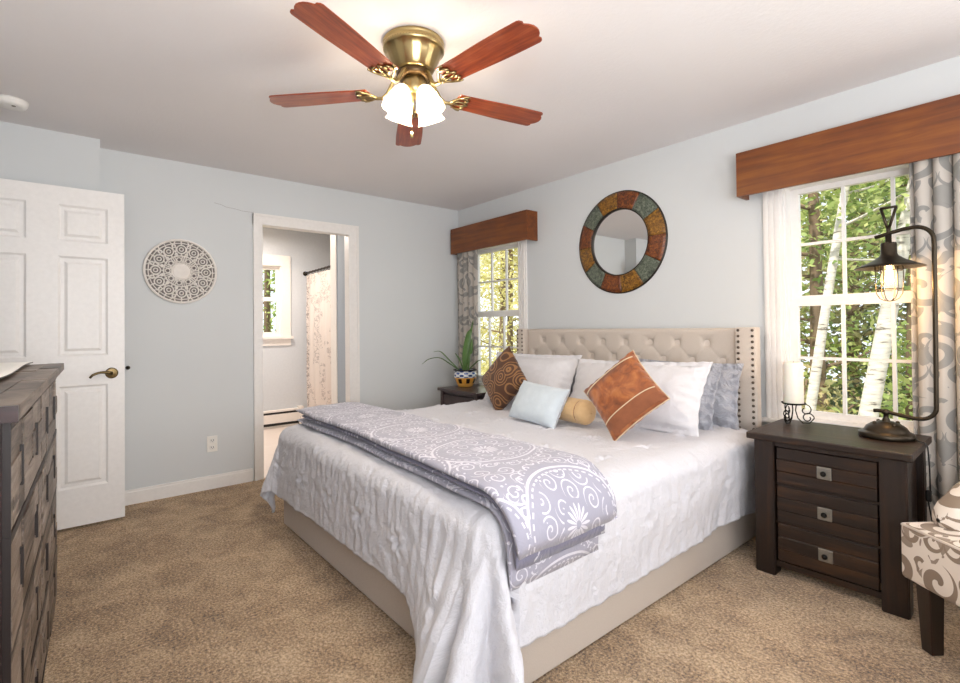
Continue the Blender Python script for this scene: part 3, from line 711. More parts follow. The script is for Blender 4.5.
# tan bolster with stitched channels
bm = B()
def bol(u, v):
    x = -.14+.27*u; a = 2*PI*v; e = min(1, min(u, 1-u)/.16); r = .067*math.sqrt(max(0, 1-(1-e)**2))+.004
    r *= 1-.05*math.exp(-((math.cos(a*4))/.18)**2)
    r *= 1-.10*math.exp(-((x-.055)/.006)**2)
    return (x, r*math.cos(a), r*math.sin(a)*1.02)
grid(bm, 50, 64, bol); bmesh.ops.remove_doubles(bm, verts=bm.verts, dist=.0004)
t = link('bolster_cushion', bm, 'tan_fabric', None, True); place(t, (2.29, -.885, .70), 0, -6, 0)
bm = B(); tube(bm, [(.055, .064*math.cos(a*PI/16), .064*math.sin(a*PI/16)) for a in range(32)], .003, 6, closed=True); link('cord', bm, 'rust_band', t, True)
tag(t, 'small tan ribbed bolster cushion tucked between the blue pillow and the rust cushion', 'cushion')
# small dark cord loop hanging under the comforter

# ------------------------------------------------------------------ right nightstand
def ns_part(name, x0, x1, y0, y1, z0, z1, parent, mat='stand_wood', bev=.004): return link(name, bbox(x0, x1, y0, y1, z0, z1, bev), mat, parent)
def three_drawer(lx, ly):
    r = thing('nightstand', 'dark rustic wood nightstand with three drawers and square metal pulls under the right window', 'nightstand', (lx, ly, 0), .03)
    W_, D_ = .625, .50; hz = .673      # local: x 0..W, y 0..D (0 = front)
    ns_part('table_top', 0, W_, 0, D_, hz-.032, hz, r, 'stand_wood', .005)
    for (a, b) in ((.028, .115), (W_-.112, W_-.02)):
        for (c_, d) in ((.022, .10), (D_-.09, D_-.02)):
            bm = B(); box(bm, a, b, c_, d, 0, hz-.033)
            if a > .3 and c_ < .1:
                pass
            bmesh.ops.bevel(bm, geom=bm.edges[:], offset=.004, segments=2, affect='EDGES'); link('leg', bm, 'stand_wood_v', r)
    bm = B(); box(bm, .05, .075, .10, D_-.09, .10, hz-.034); box(bm, W_-.07, W_-.045, .10, D_-.09, .10, hz-.034); box(bm, .07, W_-.07, D_-.05, D_-.035, .1, hz-.034); box(bm, .07, W_-.07, .06, D_-.05, .1, .115); link('carcass', bm, 'stand_wood', r)
    bm = B(); box(bm, .115, W_-.112, .035, .06, .045, .073); box(bm, .115, W_-.112, .035, .06, .616, hz-.033)
    for z in (.2555, .4385): box(bm, .115, W_-.112, .044, .06, z-.006, z+.006)
    link('front_frame', bm, 'stand_wood', r)
    for z0, z1 in ((.076, .249), (.262, .432), (.445, .613)):
        bm = B(); zz = z0
        for k in range(3):     # planked drawer front
            zb = z1 if k == 2 else z0+(z1-z0)*(k+1)/3; dp = (.034, .031, .035)[k]
            box(bm, .122, W_-.119, dp, .055, zz, zb); zz = zb
        bmesh.ops.bevel(bm, geom=bm.edges[:], offset=.003, segments=1, affect='EDGES')
        d = link('drawer', bm, 'stand_wood', r)
        zc = (z0+z1)/2; xc = W_/2+.005
        bm = bbox(xc-.028, xc+.028, .022, .03, zc-.028, zc+.028, .003); box(bm, xc-.018, xc+.018, .019, .023, zc-.018, zc+.018); link('pull_plate', bm, 'pewter', d)
        bm = B(); lathe(bm, [(.0001, .02), (.009, .019), (.012, .012), (.007, .004), (.006, 0)], 14, Matrix.Translation((xc, .02, zc)) @ Matrix.Rotation(PI/2, 4, 'X')); link('knob', bm, 'iron', d, True)
    return r
three_drawer(3.152, -.632)
# left nightstand (mostly behind the bed)
r = thing('nightstand', 'small dark brown nightstand in the far corner, holding the potted plant', 'nightstand', (.40, -.57, 0))
ns_part('table_top', 0, .58, 0, .44, .618, .645, r, 'dark_table', .004)
for a in (.02, .52):
    for b in (.02, .38): ns_part('leg', a, a+.04, b, b+.04, 0, .617, r, 'dark_table')
bm = B(); box(bm, .03, .05, .06, .38, .1, .617); box(bm, .53, .55, .06, .38, .1, .617); box(bm, .05, .53, .4, .41, .1, .617); box(bm, .05, .53, .05, .4, .1, .12); box(bm, .06, .52, .035, .05, .595, .617); box(bm, .06, .52, .03, .05, .345, .355); link('carcass', bm, 'dark_table', r)
for z0, z1 in ((.36, .59), (.12, .34)):
    d = ns_part('drawer', .065, .515, .026, .05, z0, z1, r, 'dark_table', .004)
    for xx in (.18, .40):
        bm = B(); lathe(bm, [(.0001, .022), (.01, .02), (.013, .013), (.006, .004), (.006, 0)], 14, Matrix.Translation((xx, .026, (z0+z1)/2)) @ Matrix.Rotation(PI/2, 4, 'X')); link('knob', bm, 'iron', d, True)
# potted plant
pt = thing('potted_plant', 'strap-leaved green plant in a painted blue and orange pot on the corner nightstand', 'plant', (.515, -.33, .645))
bm = B(); lathe(bm, [(.0001, 0), (.065, 0), (.072, .008), (.078, .02), (.098, .06), (.108, .10), (.104, .128), (.096, .14), (.104, .148), (.108, .156), (.098, .158), (.09, .14), (.088, .125), (.0001, .124)], 36); link('pot', bm, 'pot_glaze', pt, True)
bm = B(); lathe(bm, [(.105, .149), (.111, .153), (.111, .160), (.100, .163), (.092, .158)], 36); link('pot_rim', bm, 'frame_dark', pt, True)
bm = B(); lathe(bm, [(.088, .14), (.04, .146), (.0001, .148)], 20); link('soil', bm, 'soil', pt, True)
def strap(pts, w0):
    bm = B(); pts = [Vector(p) for p in pts]; n = 22; L = []
    def cr(t):
        k = t*(len(pts)-1); i = min(int(k), len(pts)-2); f = k-i; p0 = pts[max(i-1, 0)]; p1 = pts[i]; p2 = pts[i+1]; p3 = pts[min(i+2, len(pts)-1)]
        return .5*((2*p1)+(p2-p0)*f+(2*p0-5*p1+4*p2-p3)*f*f+(3*p1-p0-3*p2+p3)*f**3)
    side0 = None
    for i in range(n):
        t = i/(n-1); p = cr(t); d = (cr(min(1, t+.02))-cr(max(0, t-.02))).normalized(); up = Vector((0, 0, 1)); s = d.cross(up)
        if s.length < .3: s = Vector((.78, .62, 0))
        s.normalize()
        if side0 and s.dot(side0) < 0: s = -s
        side0 = s; nn = s.cross(d).normalized(); ww = w0*(.45+.55*min(1, t*4))*(1-max(0, (t-.55)/.45)**2*.97)
        L.append([bm.verts.new(p-s*ww+nn*ww*.35), bm.verts.new(p), bm.verts.new(p+s*ww+nn*ww*.35)])
    for i in range(n-1):
        for k in (0, 1): bm.faces.new((L[i][k], L[i][k+1], L[i+1][k+1], L[i+1][k]))
    return bm
for q, w_ in (([(0, 0, .14), (.01, .0, .30), (.03, .02, .46), (.075, .04, .62)], .030), ([(.01, -.01, .14), (.04, 0, .24), (.07, .01, .34), (.085, .02, .46)], .022), ([(.02, .02, .14), (.03, .03, .3), (.02, .06, .4)], .010),
              ([(-.03, 0, .14), (-.07, -.01, .24), (-.13, -.02, .31)], .010), ([(-.04, -.02, .14), (-.15, -.06, .20), (-.24, -.12, .26), (-.33, -.18, .25), (-.40, -.22, .20)], .015),
              ([(-.03, -.03, .14), (-.14, -.08, .24), (-.24, -.11, .32), (-.32, -.14, .32)], .011), ([(.03, 0, .14), (.10, .02, .20), (.18, .03, .25), (.26, .04, .25)], .012), ([(-.02, .03, .14), (-.05, .05, .22), (-.06, .07, .3)], .012)):
    bm = strap(q, w_); o = link('leaf', bm, 'leaf_green', pt, True); s_ = o.modifiers.new('t', 'SOLIDIFY'); s_.thickness = .002

# ------------------------------------------------------------------ lamp
lp = thing('table_lamp', 'tall bronze industrial lamp with caged bulb and cone shade, on the right nightstand', 'lamp', (3.632, -.30, .673))
bm = B(); lathe(bm, [(.0001, 0), (.100, 0), (.104, .004), (.104, .020), (.098, .026), (.086, .028), (.082, .036), (.074, .050), (.055, .064), (.034, .070), (.030, .074), (.0001, .074)], 40); link('base', bm, 'bronze', lp, True)
for k in range(8):
    pass
bm = B(); lathe(bm, [(.018, .07), (.014, .085), (.010, .09), (.010, .105), (.016, .11), (.016, .122), (.009, .128), (.0001, .13)], 18)
for a in (0, 90, 180, 270):
    mt = Matrix.Translation((.05*math.cos(math.radians(a+45)), .05*math.sin(math.radians(a+45)), .064)); lathe(bm, [(.0001, .012), (.008, .008), (.009, 0)], 8, mt)
link('stem_joint', bm, 'bronze', lp, True)
pts = [(-.045, 0, .118), (-.03, 0, .120), (0, 0, .118), (.05, 0, .108), (.10, 0, .100)]
for k in range(1, 9): a = -PI/2+k*PI/16; pts.append((.118+.056*math.cos(a), 0, .156+.056*math.sin(a)))
pts += [(.175, 0, .3), (.176, 0, .5), (.177, 0, .7), (.178, 0, .86)]
for k in range(1, 9): a = k*PI/16; pts.append((.112+.066*math.cos(a), 0, .885+.066*math.sin(a)))
pts += [(.075, 0, .948), (.03, 0, .938), (0, 0, .930), (-.028, 0, .924)]
bm = B(); tube(bm, pts, .0088, 12); link('arm', bm, 'bronze', lp, True)
sx_ = .022; dz_ = .026
mt = Matrix.Translation((sx_, 0, dz_))
bm = B(); lathe(bm, [(.0001, .905), (.012, .903), (.012, .87), (.028, .868), (.030, .86), (.030, .815), (.033, .812), (.0001, .81)], 28, mt); link('socket', bm, 'bronze', lp, True)
bm = B(); lathe(bm, [(.030, .818), (.036, .806), (.060, .788), (.100, .768), (.128, .756), (.130, .752), (.126, .752), (.098, .764), (.058, .783), (.032, .800)], 48, mt); link('lamp_shade', bm, 'bronze', lp, True)
bm = B()
for k in range(6):
    a = 2*PI*(k+.3)/6; c_, s_ = math.cos(a), math.sin(a); r_ = .050
    tube(bm, [mt @ Vector(q) for q in [(r_*c_, r_*s_, .765), (r_*c_, r_*s_, .66), (r_*.93*c_, r_*.93*s_, .635), (r_*.7*c_, r_*.7*s_, .613), (r_*.35*c_, r_*.35*s_, .602), (0, 0, .6)]], .0019, 6)
for z in (.74, .655): tube(bm, [mt @ Vector((.05*math.cos(2*PI*k/28), .05*math.sin(2*PI*k/28), z)) for k in range(28)], .0019, 6, closed=True)
link('cage', bm, 'bronze', lp, True)
bm = B(); lathe(bm, [(.012, .805), (.014, .775), (.022, .745), (.031, .715), (.032, .695), (.026, .672), (.012, .66), (.0001, .658)], 24, mt); bu = link('bulb', bm, 'bulb_glass', lp, True)
bm = B()
for k in range(10):
    a = 2*PI*k/10; b = 2*PI*(k+.5)/10; tube(bm, [mt @ Vector((.006*math.cos(a), .006*math.sin(a), .775)), mt @ Vector((.016*math.cos(b), .016*math.sin(b), .69))], .0012, 5)
link('filament', bm, 'filament', bu, True)
bm = B(); [tube(bm, q, .006, 8) for q in ([(sx_, 0, .95), (sx_-.026, 0, 1.055)], [(sx_, 0, .95), (sx_+.030, 0, 1.055)], [(sx_-.028, 0, 1.055), (sx_+.032, 0, 1.055)])]; cyl(bm, (sx_, 0, .925), (sx_, 0, .965), .008); link('finial', bm, 'bronze', lp, True)
bm = B(); tube(bm, [(.095, -.01, .012), (.12, -.03, .006), (.138, -.035, .004), (.148, -.035, -.012), (.152, -.03, -.10), (.153, -.03, -.19), (.152, -.025, -.235), (.14, -.0, -.25), (.145, .08, -.4), (.15, .12, -.62)], .003, 8)
co = link('cord', bm, 'black_rubber', lp, True)
bm = bbox(.138, .158, -.04, -.022, -.248, -.2, .005); link('cord_switch', bm, 'black_rubber', co)
l = point('lamp_glow', (3.654, -.30, 1.375), 9, (1, .66, .34), .03)

# ------------------------------------------------------------------ candle and scroll holder
hd = thing('candle_holder', 'black scrolled iron candle holder on the right nightstand', 'candle holder', (3.235, -.245, .673))
def spiral(cx, cz, r0, r1, a0, a1, n=36): return [(cx+(r0+(r1-r0)*k/n)*math.cos(a0+(a1-a0)*k/n), cz+(r0+(r1-r0)*k/n)*math.sin(a0+(a1-a0)*k/n)) for k in range(n+1)]
for ang in (20, 140, 260):
    bm = B(); c_, s_ = math.cos(math.radians(ang)), math.sin(math.radians(ang))
    p2 = [(.0, .105), (.03, .104)]+spiral(.052, .074, .030, .010, PI/2, -PI*1.3, 24)
    p3 = spiral(.062, .034, .010, .028, PI*2.2, PI*.0, 22)+[(.07, .008), (.04, .0055), (.018, .03), (.008, .07), (.012, .10)]
    tube(bm, [(x*c_, x*s_, z) for x, z in p2], .0032, 6); tube(bm, [(x*c_, x*s_, z) for x, z in p3], .0032, 6)
    link('scroll_foot', bm, 'iron', hd, True)
bm = B(); lathe(bm, [(.0001, .106), (.05, .106), (.056, .112), (.058, .110), (.05, .102), (.0001, .102)], 28); link('dish', bm, 'iron', hd, True)
cn = thing('pillar_candle', 'white pillar candle standing on the iron scroll holder', 'candle', (3.235, -.245, .779))
bm = B(); lathe(bm, [(.0001, 0), (.045, 0), (.047, .004), (.047, .205), (.045, .216), (.040, .219), (.034, .212), (.0001, .208)], 32); link('wax_body', bm, 'wax', cn, True)
bm = B(); cyl(bm, (0, 0, .207), (.002, 0, .222), .0012, 6); link('wick', bm, 'black', cn)

# ------------------------------------------------------------------ armchair (cut by the right edge)
ac = thing('armchair', 'cream and taupe scroll-patterned armchair with dark wooden legs at the right edge', 'armchair')
a_ = Vector((.797, -.603, 0)); b_ = Vector((.603, .797, 0))
ac.matrix_world = Matrix(((a_.x, b_.x, 0, 3.764), (a_.y, b_.y, 0, -.796), (0, 0, 1, 0), (0, 0, 0, 1)))
def chair_uv(bm):
    uvl = bm.loops.layers.uv.verify(); bm.normal_update()
    for f in bm.faces:
        n = f.normal; ax = max(range(3), key=lambda i: abs(n[i]))
        for l in f.loops:
            c_ = l.vert.co; l[uvl].uv = {0: (c_.y, c_.z), 1: (c_.x, c_.z), 2: (c_.x, c_.y)}[ax]
    return bm
def soft(x0, x1, y0, y1, z0, z1, bev, seg=5): return chair_uv(bbox(x0, x1, y0, y1, z0, z1, bev, seg))
AW = .66
link('seat', soft(0, AW, 0, .56, .25, .452, .016), 'chair_fabric', ac, True)
bm = B(); tube(bm, [(.006, .01, .446), (.006, .5, .446)], .005, 6); tube(bm, [(.006, .006, .446), (AW-.006, .006, .446)], .005, 6); link('piping', bm, 'chair_fabric', ac, True)
for x in (.03, AW-.03-.055):
    for y in (.03, .49):
        bm = B(); vs = box(bm, x, x+.058, y, y+.058, 0, .255)
        for v in vs:
            if v.co.z < .1: v.co.x += .012*(1 if v.co.x < x+.02 else -1)*.6; v.co.y += (.012 if v.co.y < y+.02 else -.0)
        bmesh.ops.bevel(bm, geom=bm.edges[:], offset=.003, segments=1, affect='EDGES'); link('leg', bm, 'leg_wood', ac)
def arm(x0):
    bm = B(); prof = []
    pts = []
    def f(u, v):
        y = .10+.46*u; a = 2*PI*v; top = .53+.09*smooth(0, .3, u)
        hw = .055*math.sqrt(max(.02, 1-(1-min(1, u/.10))**2)); hh = (top-.42)/2
        return (x0+.055+hw*math.copysign(abs(math.cos(a))**.7, math.cos(a)), y, .42+hh+hh*math.sin(a)*math.sqrt(max(.02, 1-(1-min(1, u/.10))**2)))
    uvf = lambda u, v: (u*.42, v*.36)
    grid(bm, 24, 28, f, uvf); return bm
for x0 in (0, AW-.11): link('arm', arm(x0), 'chair_fabric', ac, True)
link('backrest', soft(0, AW, .53, .66, .26, .92, .03), 'chair_fabric', ac, True)

# ------------------------------------------------------------------ dresser (lower left)
dr = thing('dresser', 'weathered grey-brown dresser faced with rough wood blocks beside the white door', 'dresser', (1.37, -3.215, 0), math.atan2(-.057, 1.58))
DL, DD, DH = 1.58, .50, 1.067
random.seed(4)
def tone_layer(bm): return bm.faces.layers.float.get('tone') or bm.faces.layers.float.new('tone')
def blocks(x0, x1, z0, z1, yb, nz_, parent, name, axis='front'):
    bm = B(); tl = tone_layer(bm); z = z0; hh = (z1-z0)/nz_
    for r_ in range(nz_):
        x = x0-random.random()*.1
        while x < x1:
            w_ = random.uniform(.07, .30); a, b = max(x, x0), min(x+w_, x1); x += w_
            if b-a < .004: continue
            d = random.choice((.0, .001, .002, .004, .005)); n0 = len(bm.faces)
            if axis == 'front': vs = box(bm, a, b, yb-.022, yb+d, z+.0006, z+hh-.0006)
            else: vs = box(bm, a, b, z+.0006, z+hh-.0006, yb-.027, yb+d*.45)
            bm.faces.ensure_lookup_table(); tn = random.random()
            for f in bm.faces[n0:]: f[tl] = tn
        z += hh
    return link(name, bm, 'dresser_block', parent)
bm = B(); box(bm, .035, DL-.03, -DD+.01, -.05, .06, DH-.05); link('carcass', bm, 'dresser_dark', dr)
bm = B(); box(bm, 0, DL, -DD, -.002, DH-.034, DH-.012); box(bm, DL-.006, DL+.002, -DD, -.001, DH-.035, DH-.004); tp = link('table_top', bm, 'dresser_edge', dr)
blocks(.001, DL-.0065, -DD, -.0005, DH-.006, 9, tp, 'top_planks', 'top')
for x in (.035, DL-.09):
    for y in (-.095, -DD+.012):
        bm = bbox(x, x+.06, y, y+.062, 0, DH-.036, .003); link('leg', bm, 'dresser_edge', dr)
for k in range(4):
    z0 = .105+k*.23; z1 = z0+.205
    for (a, b) in ((.1, DL/2-.012), (DL/2+.012, DL-.095)):
        d = blocks(a, b, z0, z1, -.024, 3, dr, 'drawer'); xc = (a+b)/2
        for hx in (a+(b-a)*.25, a+(b-a)*.75):
            bm = bbox(hx-.006, hx+.006, -.030, -.0165, z0+.06, z0+.15, .001); link('pull', bm, 'dresser_dark', d)
bm = B(); tl = tone_layer(bm)
box(bm, .095, DL-.09, -.05, -.026, .06, .104); box(bm, DL/2-.011, DL/2+.011, -.05, -.034, .1, DH-.036); link('front_frame', bm, 'dresser_block', dr)
bm = B()  # dark strips paint the shade into the gaps around the drawers
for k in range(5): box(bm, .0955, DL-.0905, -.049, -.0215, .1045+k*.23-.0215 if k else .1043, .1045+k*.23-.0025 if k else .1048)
box(bm, DL-.0945, DL-.0915, -.049, -.0205, .105, DH-.036); link('painted_gap_shade', bm, 'dresser_dark', dr)
bm = B(); box(bm, DL-.034, DL-.026, -DD+.07, -.08, .07, DH-.036); link('side_panel', bm, 'dresser_block', dr)
bm = B()
def clo(u, v):
    x = .05+1.4*u; y = -.100-.28*v-.006*math.sin(u*9)*(1-v); return (x, y, DH+.0045+.002*nz(u*5, v*5))
grid(bm, 60, 12, clo); o = link('table_runner', bm, 'plastic_ivory', None, True); o.matrix_world = dr.matrix_basis.copy() if False else Matrix.Translation(dr.location) @ Matrix.Rotation(dr.rotation_euler.z, 4, 'Z')
s_ = o.modifiers.new('t', 'SOLIDIFY'); s_.thickness = .004; s_.offset = 1
bm = B(); tube(bm, [Vector(clo(k/60, 0))+Vector((0, 0, .001)) for k in range(61)], .0022, 6); link('hem', bm, 'black', o, True)
tag(o, 'white cloth runner with a dark wavy hem on top of the dresser', 'runner')

# ------------------------------------------------------------------ ceiling fan
FX0, FY0 = 2.380, -2.040
fan = thing('ceiling_fan', 'brass hugger ceiling fan with five reddish wooden blades and a lit light kit', 'ceiling fan', (FX0, FY0, H))
bm = B(); lathe(bm, [(.0001, 0), (.128, 0), (.133, -.006), (.133, -.014), (.128, -.019), (.132, -.024), (.132, -.038), (.126, -.044), (.118, -.050), (.110, -.070), (.096, -.100), (.084, -.122), (.076, -.132), (.0001, -.133)], 56, wob=lambda a, i: 1+.012*math.cos(a*20)*(1 if 7 <= i <= 11 else 0)); hs = link('motor_housing', bm, 'brass', fan, True)
bm = B()
for k in range(64):
    a = 2*PI*k/64; lathe(bm, [(.0001, .0), (.0032, .0012), (.0034, .004)], 5, Matrix.Translation((.1325*math.cos(a), .1325*math.sin(a), -.031)) @ Matrix.Rotation(a, 4, 'Z') @ Matrix.Rotation(-PI/2, 4, 'Y'))
link('beaded_band', bm, 'brass_dark', hs, True)
bm = B(); lathe(bm, [(.070, -.132), (.076, -.138), (.074, -.156), (.056, -.162), (.0001, -.163)], 40); link('flywheel', bm, 'brass_dark', fan, True)
bm = B(); lathe(bm, [(.046, -.16), (.050, -.168), (.052, -.20), (.048, -.225), (.036, -.236), (.020, -.242), (.0001, -.244)], 36); link('switch_housing', bm, 'brass', fan, True)
def blade():
    bm = B(); out = []; L0, L1 = .20, .662; w0, w1 = .058, .070
    for k in range(17):
        t = k/16; x = L0+(L1-.035-L0)*t; out.append((x, w0+(w1-w0)*smooth(0, .8, t)))
    tip = [(L1-.025, w1-.004), (L1-.018, w1-.016), (L1-.022, w1-.026), (L1-.008, w1-.040), (L1, w1-.055), (L1+.002, 0)]
    side = out+tip; full = side+[(x, -y) for x, y in reversed(side[:-1])]
    full = [(L0-.006, .02)]+full+[(L0-.006, -.02)]
    vs = [bm.verts.new((x, y, 0)) for x, y in full]; f = bm.faces.new(vs)
    r_ = bmesh.ops.extrude_face_region(bm, geom=[f]); bmesh.ops.translate(bm, verts=[v for v in r_['geom'] if isinstance(v, bmesh.types.BMVert)], vec=(0, 0, .006)); return bm
def bracket():
    bm = B()
    tube(bm, [(.066, 0, .072), (.088, 0, .058), (.105, 0, .030), (.122, 0, .0), (.145, 0, -.016), (.172, 0, -.014), (.20, 0, -.006)], [.010, .008, .008, .008, .008, .008, .007], 8)
    for s in (1, -1):
        tube(bm, [(.165, 0, -.014), (.185, s*.022, -.008), (.205, s*.042, -.005), (.232, s*.046, -.005), (.25, s*.034, -.005), (.246, s*.022, -.005), (.232, s*.024, -.005)], .0052, 6)
        tube(bm, [(.175, 0, -.01), (.205, s*.014, -.006), (.235, s*.012, -.005), (.258, 0, -.005)], .0048, 6)
        tube(bm, [(.205, s*.042, -.006), (.225, s*.058, -.003), (.243, s*.06, -.003)], .004, 6)
    return bm
tilt = Matrix.Rotation(math.radians(-5), 4, 'X')
for k, ang in enumerate((8, 80, 152, 224, 296)):
    bm = blade(); bl_ = link('blade', bm, 'blade_wood', fan); bl_.matrix_basis = Matrix.Translation((0, 0, -.216)) @ Matrix.Rotation(math.radians(ang-1), 4, 'Z') @ tilt
    bm = bracket(); link('blade_bracket', bm, 'brass', bl_, True)
    md = bl_.modifiers.new('b', 'BEVEL'); md.width = .0015; md.segments = 1
for k in range(4):
    ang = math.radians(10+90*k); c_, s_ = math.cos(ang), math.sin(ang)
    ar = B(); tube(ar, [(.03*c_, .03*s_, -.205), (.055*c_, .055*s_, -.21), (.062*c_, .062*s_, -.225)], .010, 10); la = link('light_arm', ar, 'brass', fan, True)
    mt = Matrix.Translation((.056*c_, .056*s_, -.212)) @ Matrix.Rotation(ang, 4, 'Z') @ Matrix.Rotation(math.radians(-24), 4, 'Y')
    bm = B(); lathe(bm, [(.018, -.0), (.026, -.010), (.037, -.030), (.045, -.054), (.049, -.078), (.052, -.098), (.060, -.116)], 40, mt, wob=lambda a, i: 1+(.06*math.cos(a*6) if i == 6 else .03*math.cos(a*6) if i == 5 else 0))
    sh = link('light_shade', bm, 'shade_glass', la, True)
    bm = B(); lathe(bm, [(.0001, -.082), (.014, -.078), (.019, -.062), (.016, -.042), (.009, -.026)], 16, mt); link('bulb', bm, 'bulb', la, True)
    p = Vector((FX0, FY0, H))+(mt @ Vector((0, 0, -.10)))
    point('fan_bulb', p, 10.5, (1, .87, .70), .02)
bm = B(); tube(bm, [(.012, -.02, -.238), (.012, -.022, -.32), (.012, -.022, -.395)], .0016, 6); lathe(bm, [(.0001, -.392), (.004, -.396), (.0075, -.415), (.006, -.423), (.0001, -.425)], 12, Matrix.Translation((.012, -.022, 0))); link('pull_chain', bm, 'brass', fan, True)
# smoke detector
sd = thing('smoke_detector', 'white round smoke detector on the ceiling at the upper left', 'smoke detector', (.585, -3.435, H))
bm = B(); lathe(bm, [(.0001, 0), (.068, 0), (.068, -.012), (.064, -.016), (.064, -.022), (.058, -.034), (.040, -.038), (.0001, -.038)], 40); link('housing', bm, 'plastic_white', sd, True)
bm = B(); lathe(bm, [(.0001, -.041), (.008, -.041), (.009, -.037)], 16, Matrix.Translation((.03, .01, 0))); link('test_button', bm, 'pewter', sd, True)

# ------------------------------------------------------------------ valances
def valance(x0, lab):
    r = thing('valance', lab, 'valance', (x0, 0, 1.957), 0, 'wooden window valances'); W_, hh, D_ = 1.117, .26, .135
    link('front_board', bbox(0, W_, -D_, -D_+.019, 0, hh, .002), 'valance_wood', r)
    for x in (0, W_-.019): link('end_board', bbox(x, x+.019, -D_+.0195, -.0, 0, hh, .002), 'valance_wood', r)
    link('top_board', bbox(.0195, W_-.0195, -D_+.0195, -.0, hh-.019, hh-.001, .001), 'valance_wood', r)
valance(.039, 'small brown wooden valance over the corner window, left of the round mirror')
valance(2.914, 'wide brown wooden valance over the nearer window behind the lamp')
# ------------------------------------------------------------------ drapes
def drape(name, x0, x1, ztop, zbot, y, lab, folds, amp=.03, seed=0):
    bm = B(); Wc = (x1-x0)
    def f(u, v):
        z = zbot+(ztop-zbot)*v; ph = u*folds*2*PI+.8*nz(u*3, v*1.2, seed)
        xx = x0+Wc*u+.010*math.sin(ph*1.0+1)+.01*nz(u*4, v*2, seed+3)*(1-v)
        return (xx, y+amp*math.sin(ph)*(.75+.25*(1-v))+.006*nz(u*9, v*5, seed), z)
    grid(bm, 150, 60, f, lambda u, v: (u*Wc*1.9, v*(ztop-zbot))); o = link(name, bm, 'drape', None, True)
    s_ = o.modifiers.new('t', 'SOLIDIFY'); s_.thickness = .0025; tag(o, lab, 'curtain', 'patterned drapes'); return o
drape('drape', 3.685, 4.0, 2.19, .015, -.075, 'cream and grey scroll-patterned drape right of the lamp window', 4.5, .028, 2)
drape('drape', .062, .40, 2.19, .015, -.075, 'cream and grey patterned drape at the corner window, behind the plant', 4, .028, 7)
# curtain rods inside the valances
for x0, x1, lab in ((.062, 1.133, 'thin white curtain rod inside the small corner valance'), (2.937, 4.008, 'thin white curtain rod inside the wide valance')):
    bm = B(); cyl(bm, (x0, -.075, 2.17), (x1, -.075, 2.17), .007); tag(link('curtain_rod', bm, 'trim', None, True), lab, 'curtain rod')

# ------------------------------------------------------------------ round mirror
mr = thing('round_mirror', 'round wall mirror framed in rust, ochre and slate mosaic tiles above the bed', 'mirror', (2.01, 0, 1.825))
Ro, Ri = .385, .247; fr_t = .028
bm = B(); mt = Matrix.Rotation(PI/2, 4, 'X')
lathe(bm, [(Ri-.004, .0), (Ri-.004, fr_t-.004), (Ri, fr_t-.001), (Ri+.004, fr_t-.002), (Ro-.006, .014), (Ro, .010), (Ro, 0)], 96, mt); link('frame', bm, 'frame_dark', mr, True)
seq = ['tile_rust', 'tile_ochre', 'tile_slate', 'tile_ochre', 'tile_rust', 'tile_slate', 'tile_rust', 'tile_ochre', 'tile_slate', 'tile_ochre', 'tile_rust', 'tile_slate']
seq = {0: 'tile_rust', 1: 'tile_ochre', 2: 'tile_slate', 3: 'tile_rust', 4: 'tile_ochre', 5: 'tile_slate', 6: 'tile_ochre', 7: 'tile_rust', 8: 'tile_slate', 9: 'tile_rust', 10: 'tile_ochre', 11: 'tile_slate'}
seq = ['tile_ochre', 'tile_slate', 'tile_rust', 'tile_ochre', 'tile_slate', 'tile_rust', 'tile_ochre', 'tile_slate', 'tile_rust', 'tile_ochre', 'tile_slate', 'tile_rust']
for k in range(12):
    a0 = math.radians(k*30+2); a1 = math.radians(k*30+31.6); bm = B()
    def seg(u, v):
        a = a0+(a1-a0)*u; r_ = Ri+.006+(Ro-Ri-.014)*v; return (r_*math.cos(a), -(fr_t+.0015-(fr_t-.013)*v), r_*math.sin(a))
    grid(bm, 14, 6, seg); o = link('mosaic_tile', bm, seq[k], mr, True); s_ = o.modifiers.new('t', 'SOLIDIFY'); s_.thickness = .003
bm = B(); lathe(bm, [(.0001, .012), (Ri-.003, .012)], 96, mt); link('mirror_glass', bm, 'mirror', mr)

# ------------------------------------------------------------------ carved medallion
md = thing('carved_medallion', 'round white carved openwork medallion hanging on the back wall', 'wall decor', (0, -2.563, 1.631))
def to_wall(p): return (p[2], p[0], p[1])      # (u, v, depth) -> (x depth, y, z)
RM = .236; bm = B()
mt = Matrix(((0, 0, 1, 0), (1, 0, 0, 0), (0, 1, 0, 0), (0, 0, 0, 1)))
lathe(bm, [(RM-.016, .004), (RM-.016, .020), (RM-.012, .024), (RM-.004, .024), (RM, .019), (RM, .002)], 96, mt); link('rim', bm, 'carved_white', md, True)
bm = B(); lathe(bm, [(.0001, .0025), (RM-.002, .0025), (RM-.002, .001)], 64, mt); link('painted_shade_disc', bm, 'shade_and_crack_grey', md)  # grey disc paints in the shade seen through the openwork
bm = B()
def bar(pts, r=.0042): tube(bm, [to_wall((p[0], p[1], .015)) for p in pts], r, 6)
def pol(r, a): return (r*math.cos(a), r*math.sin(a))
def ring(cx, cy, r, n=18, rad=.0042): tube(bm, [to_wall((cx+r*math.cos(2*PI*k/n), cy+r*math.sin(2*PI*k/n), .015)) for k in range(n)], rad, 6, closed=True)
ring(0, 0, .062, 36, .005); ring(0, 0, .112, 48, .0055); ring(0, 0, .205, 64, .004)
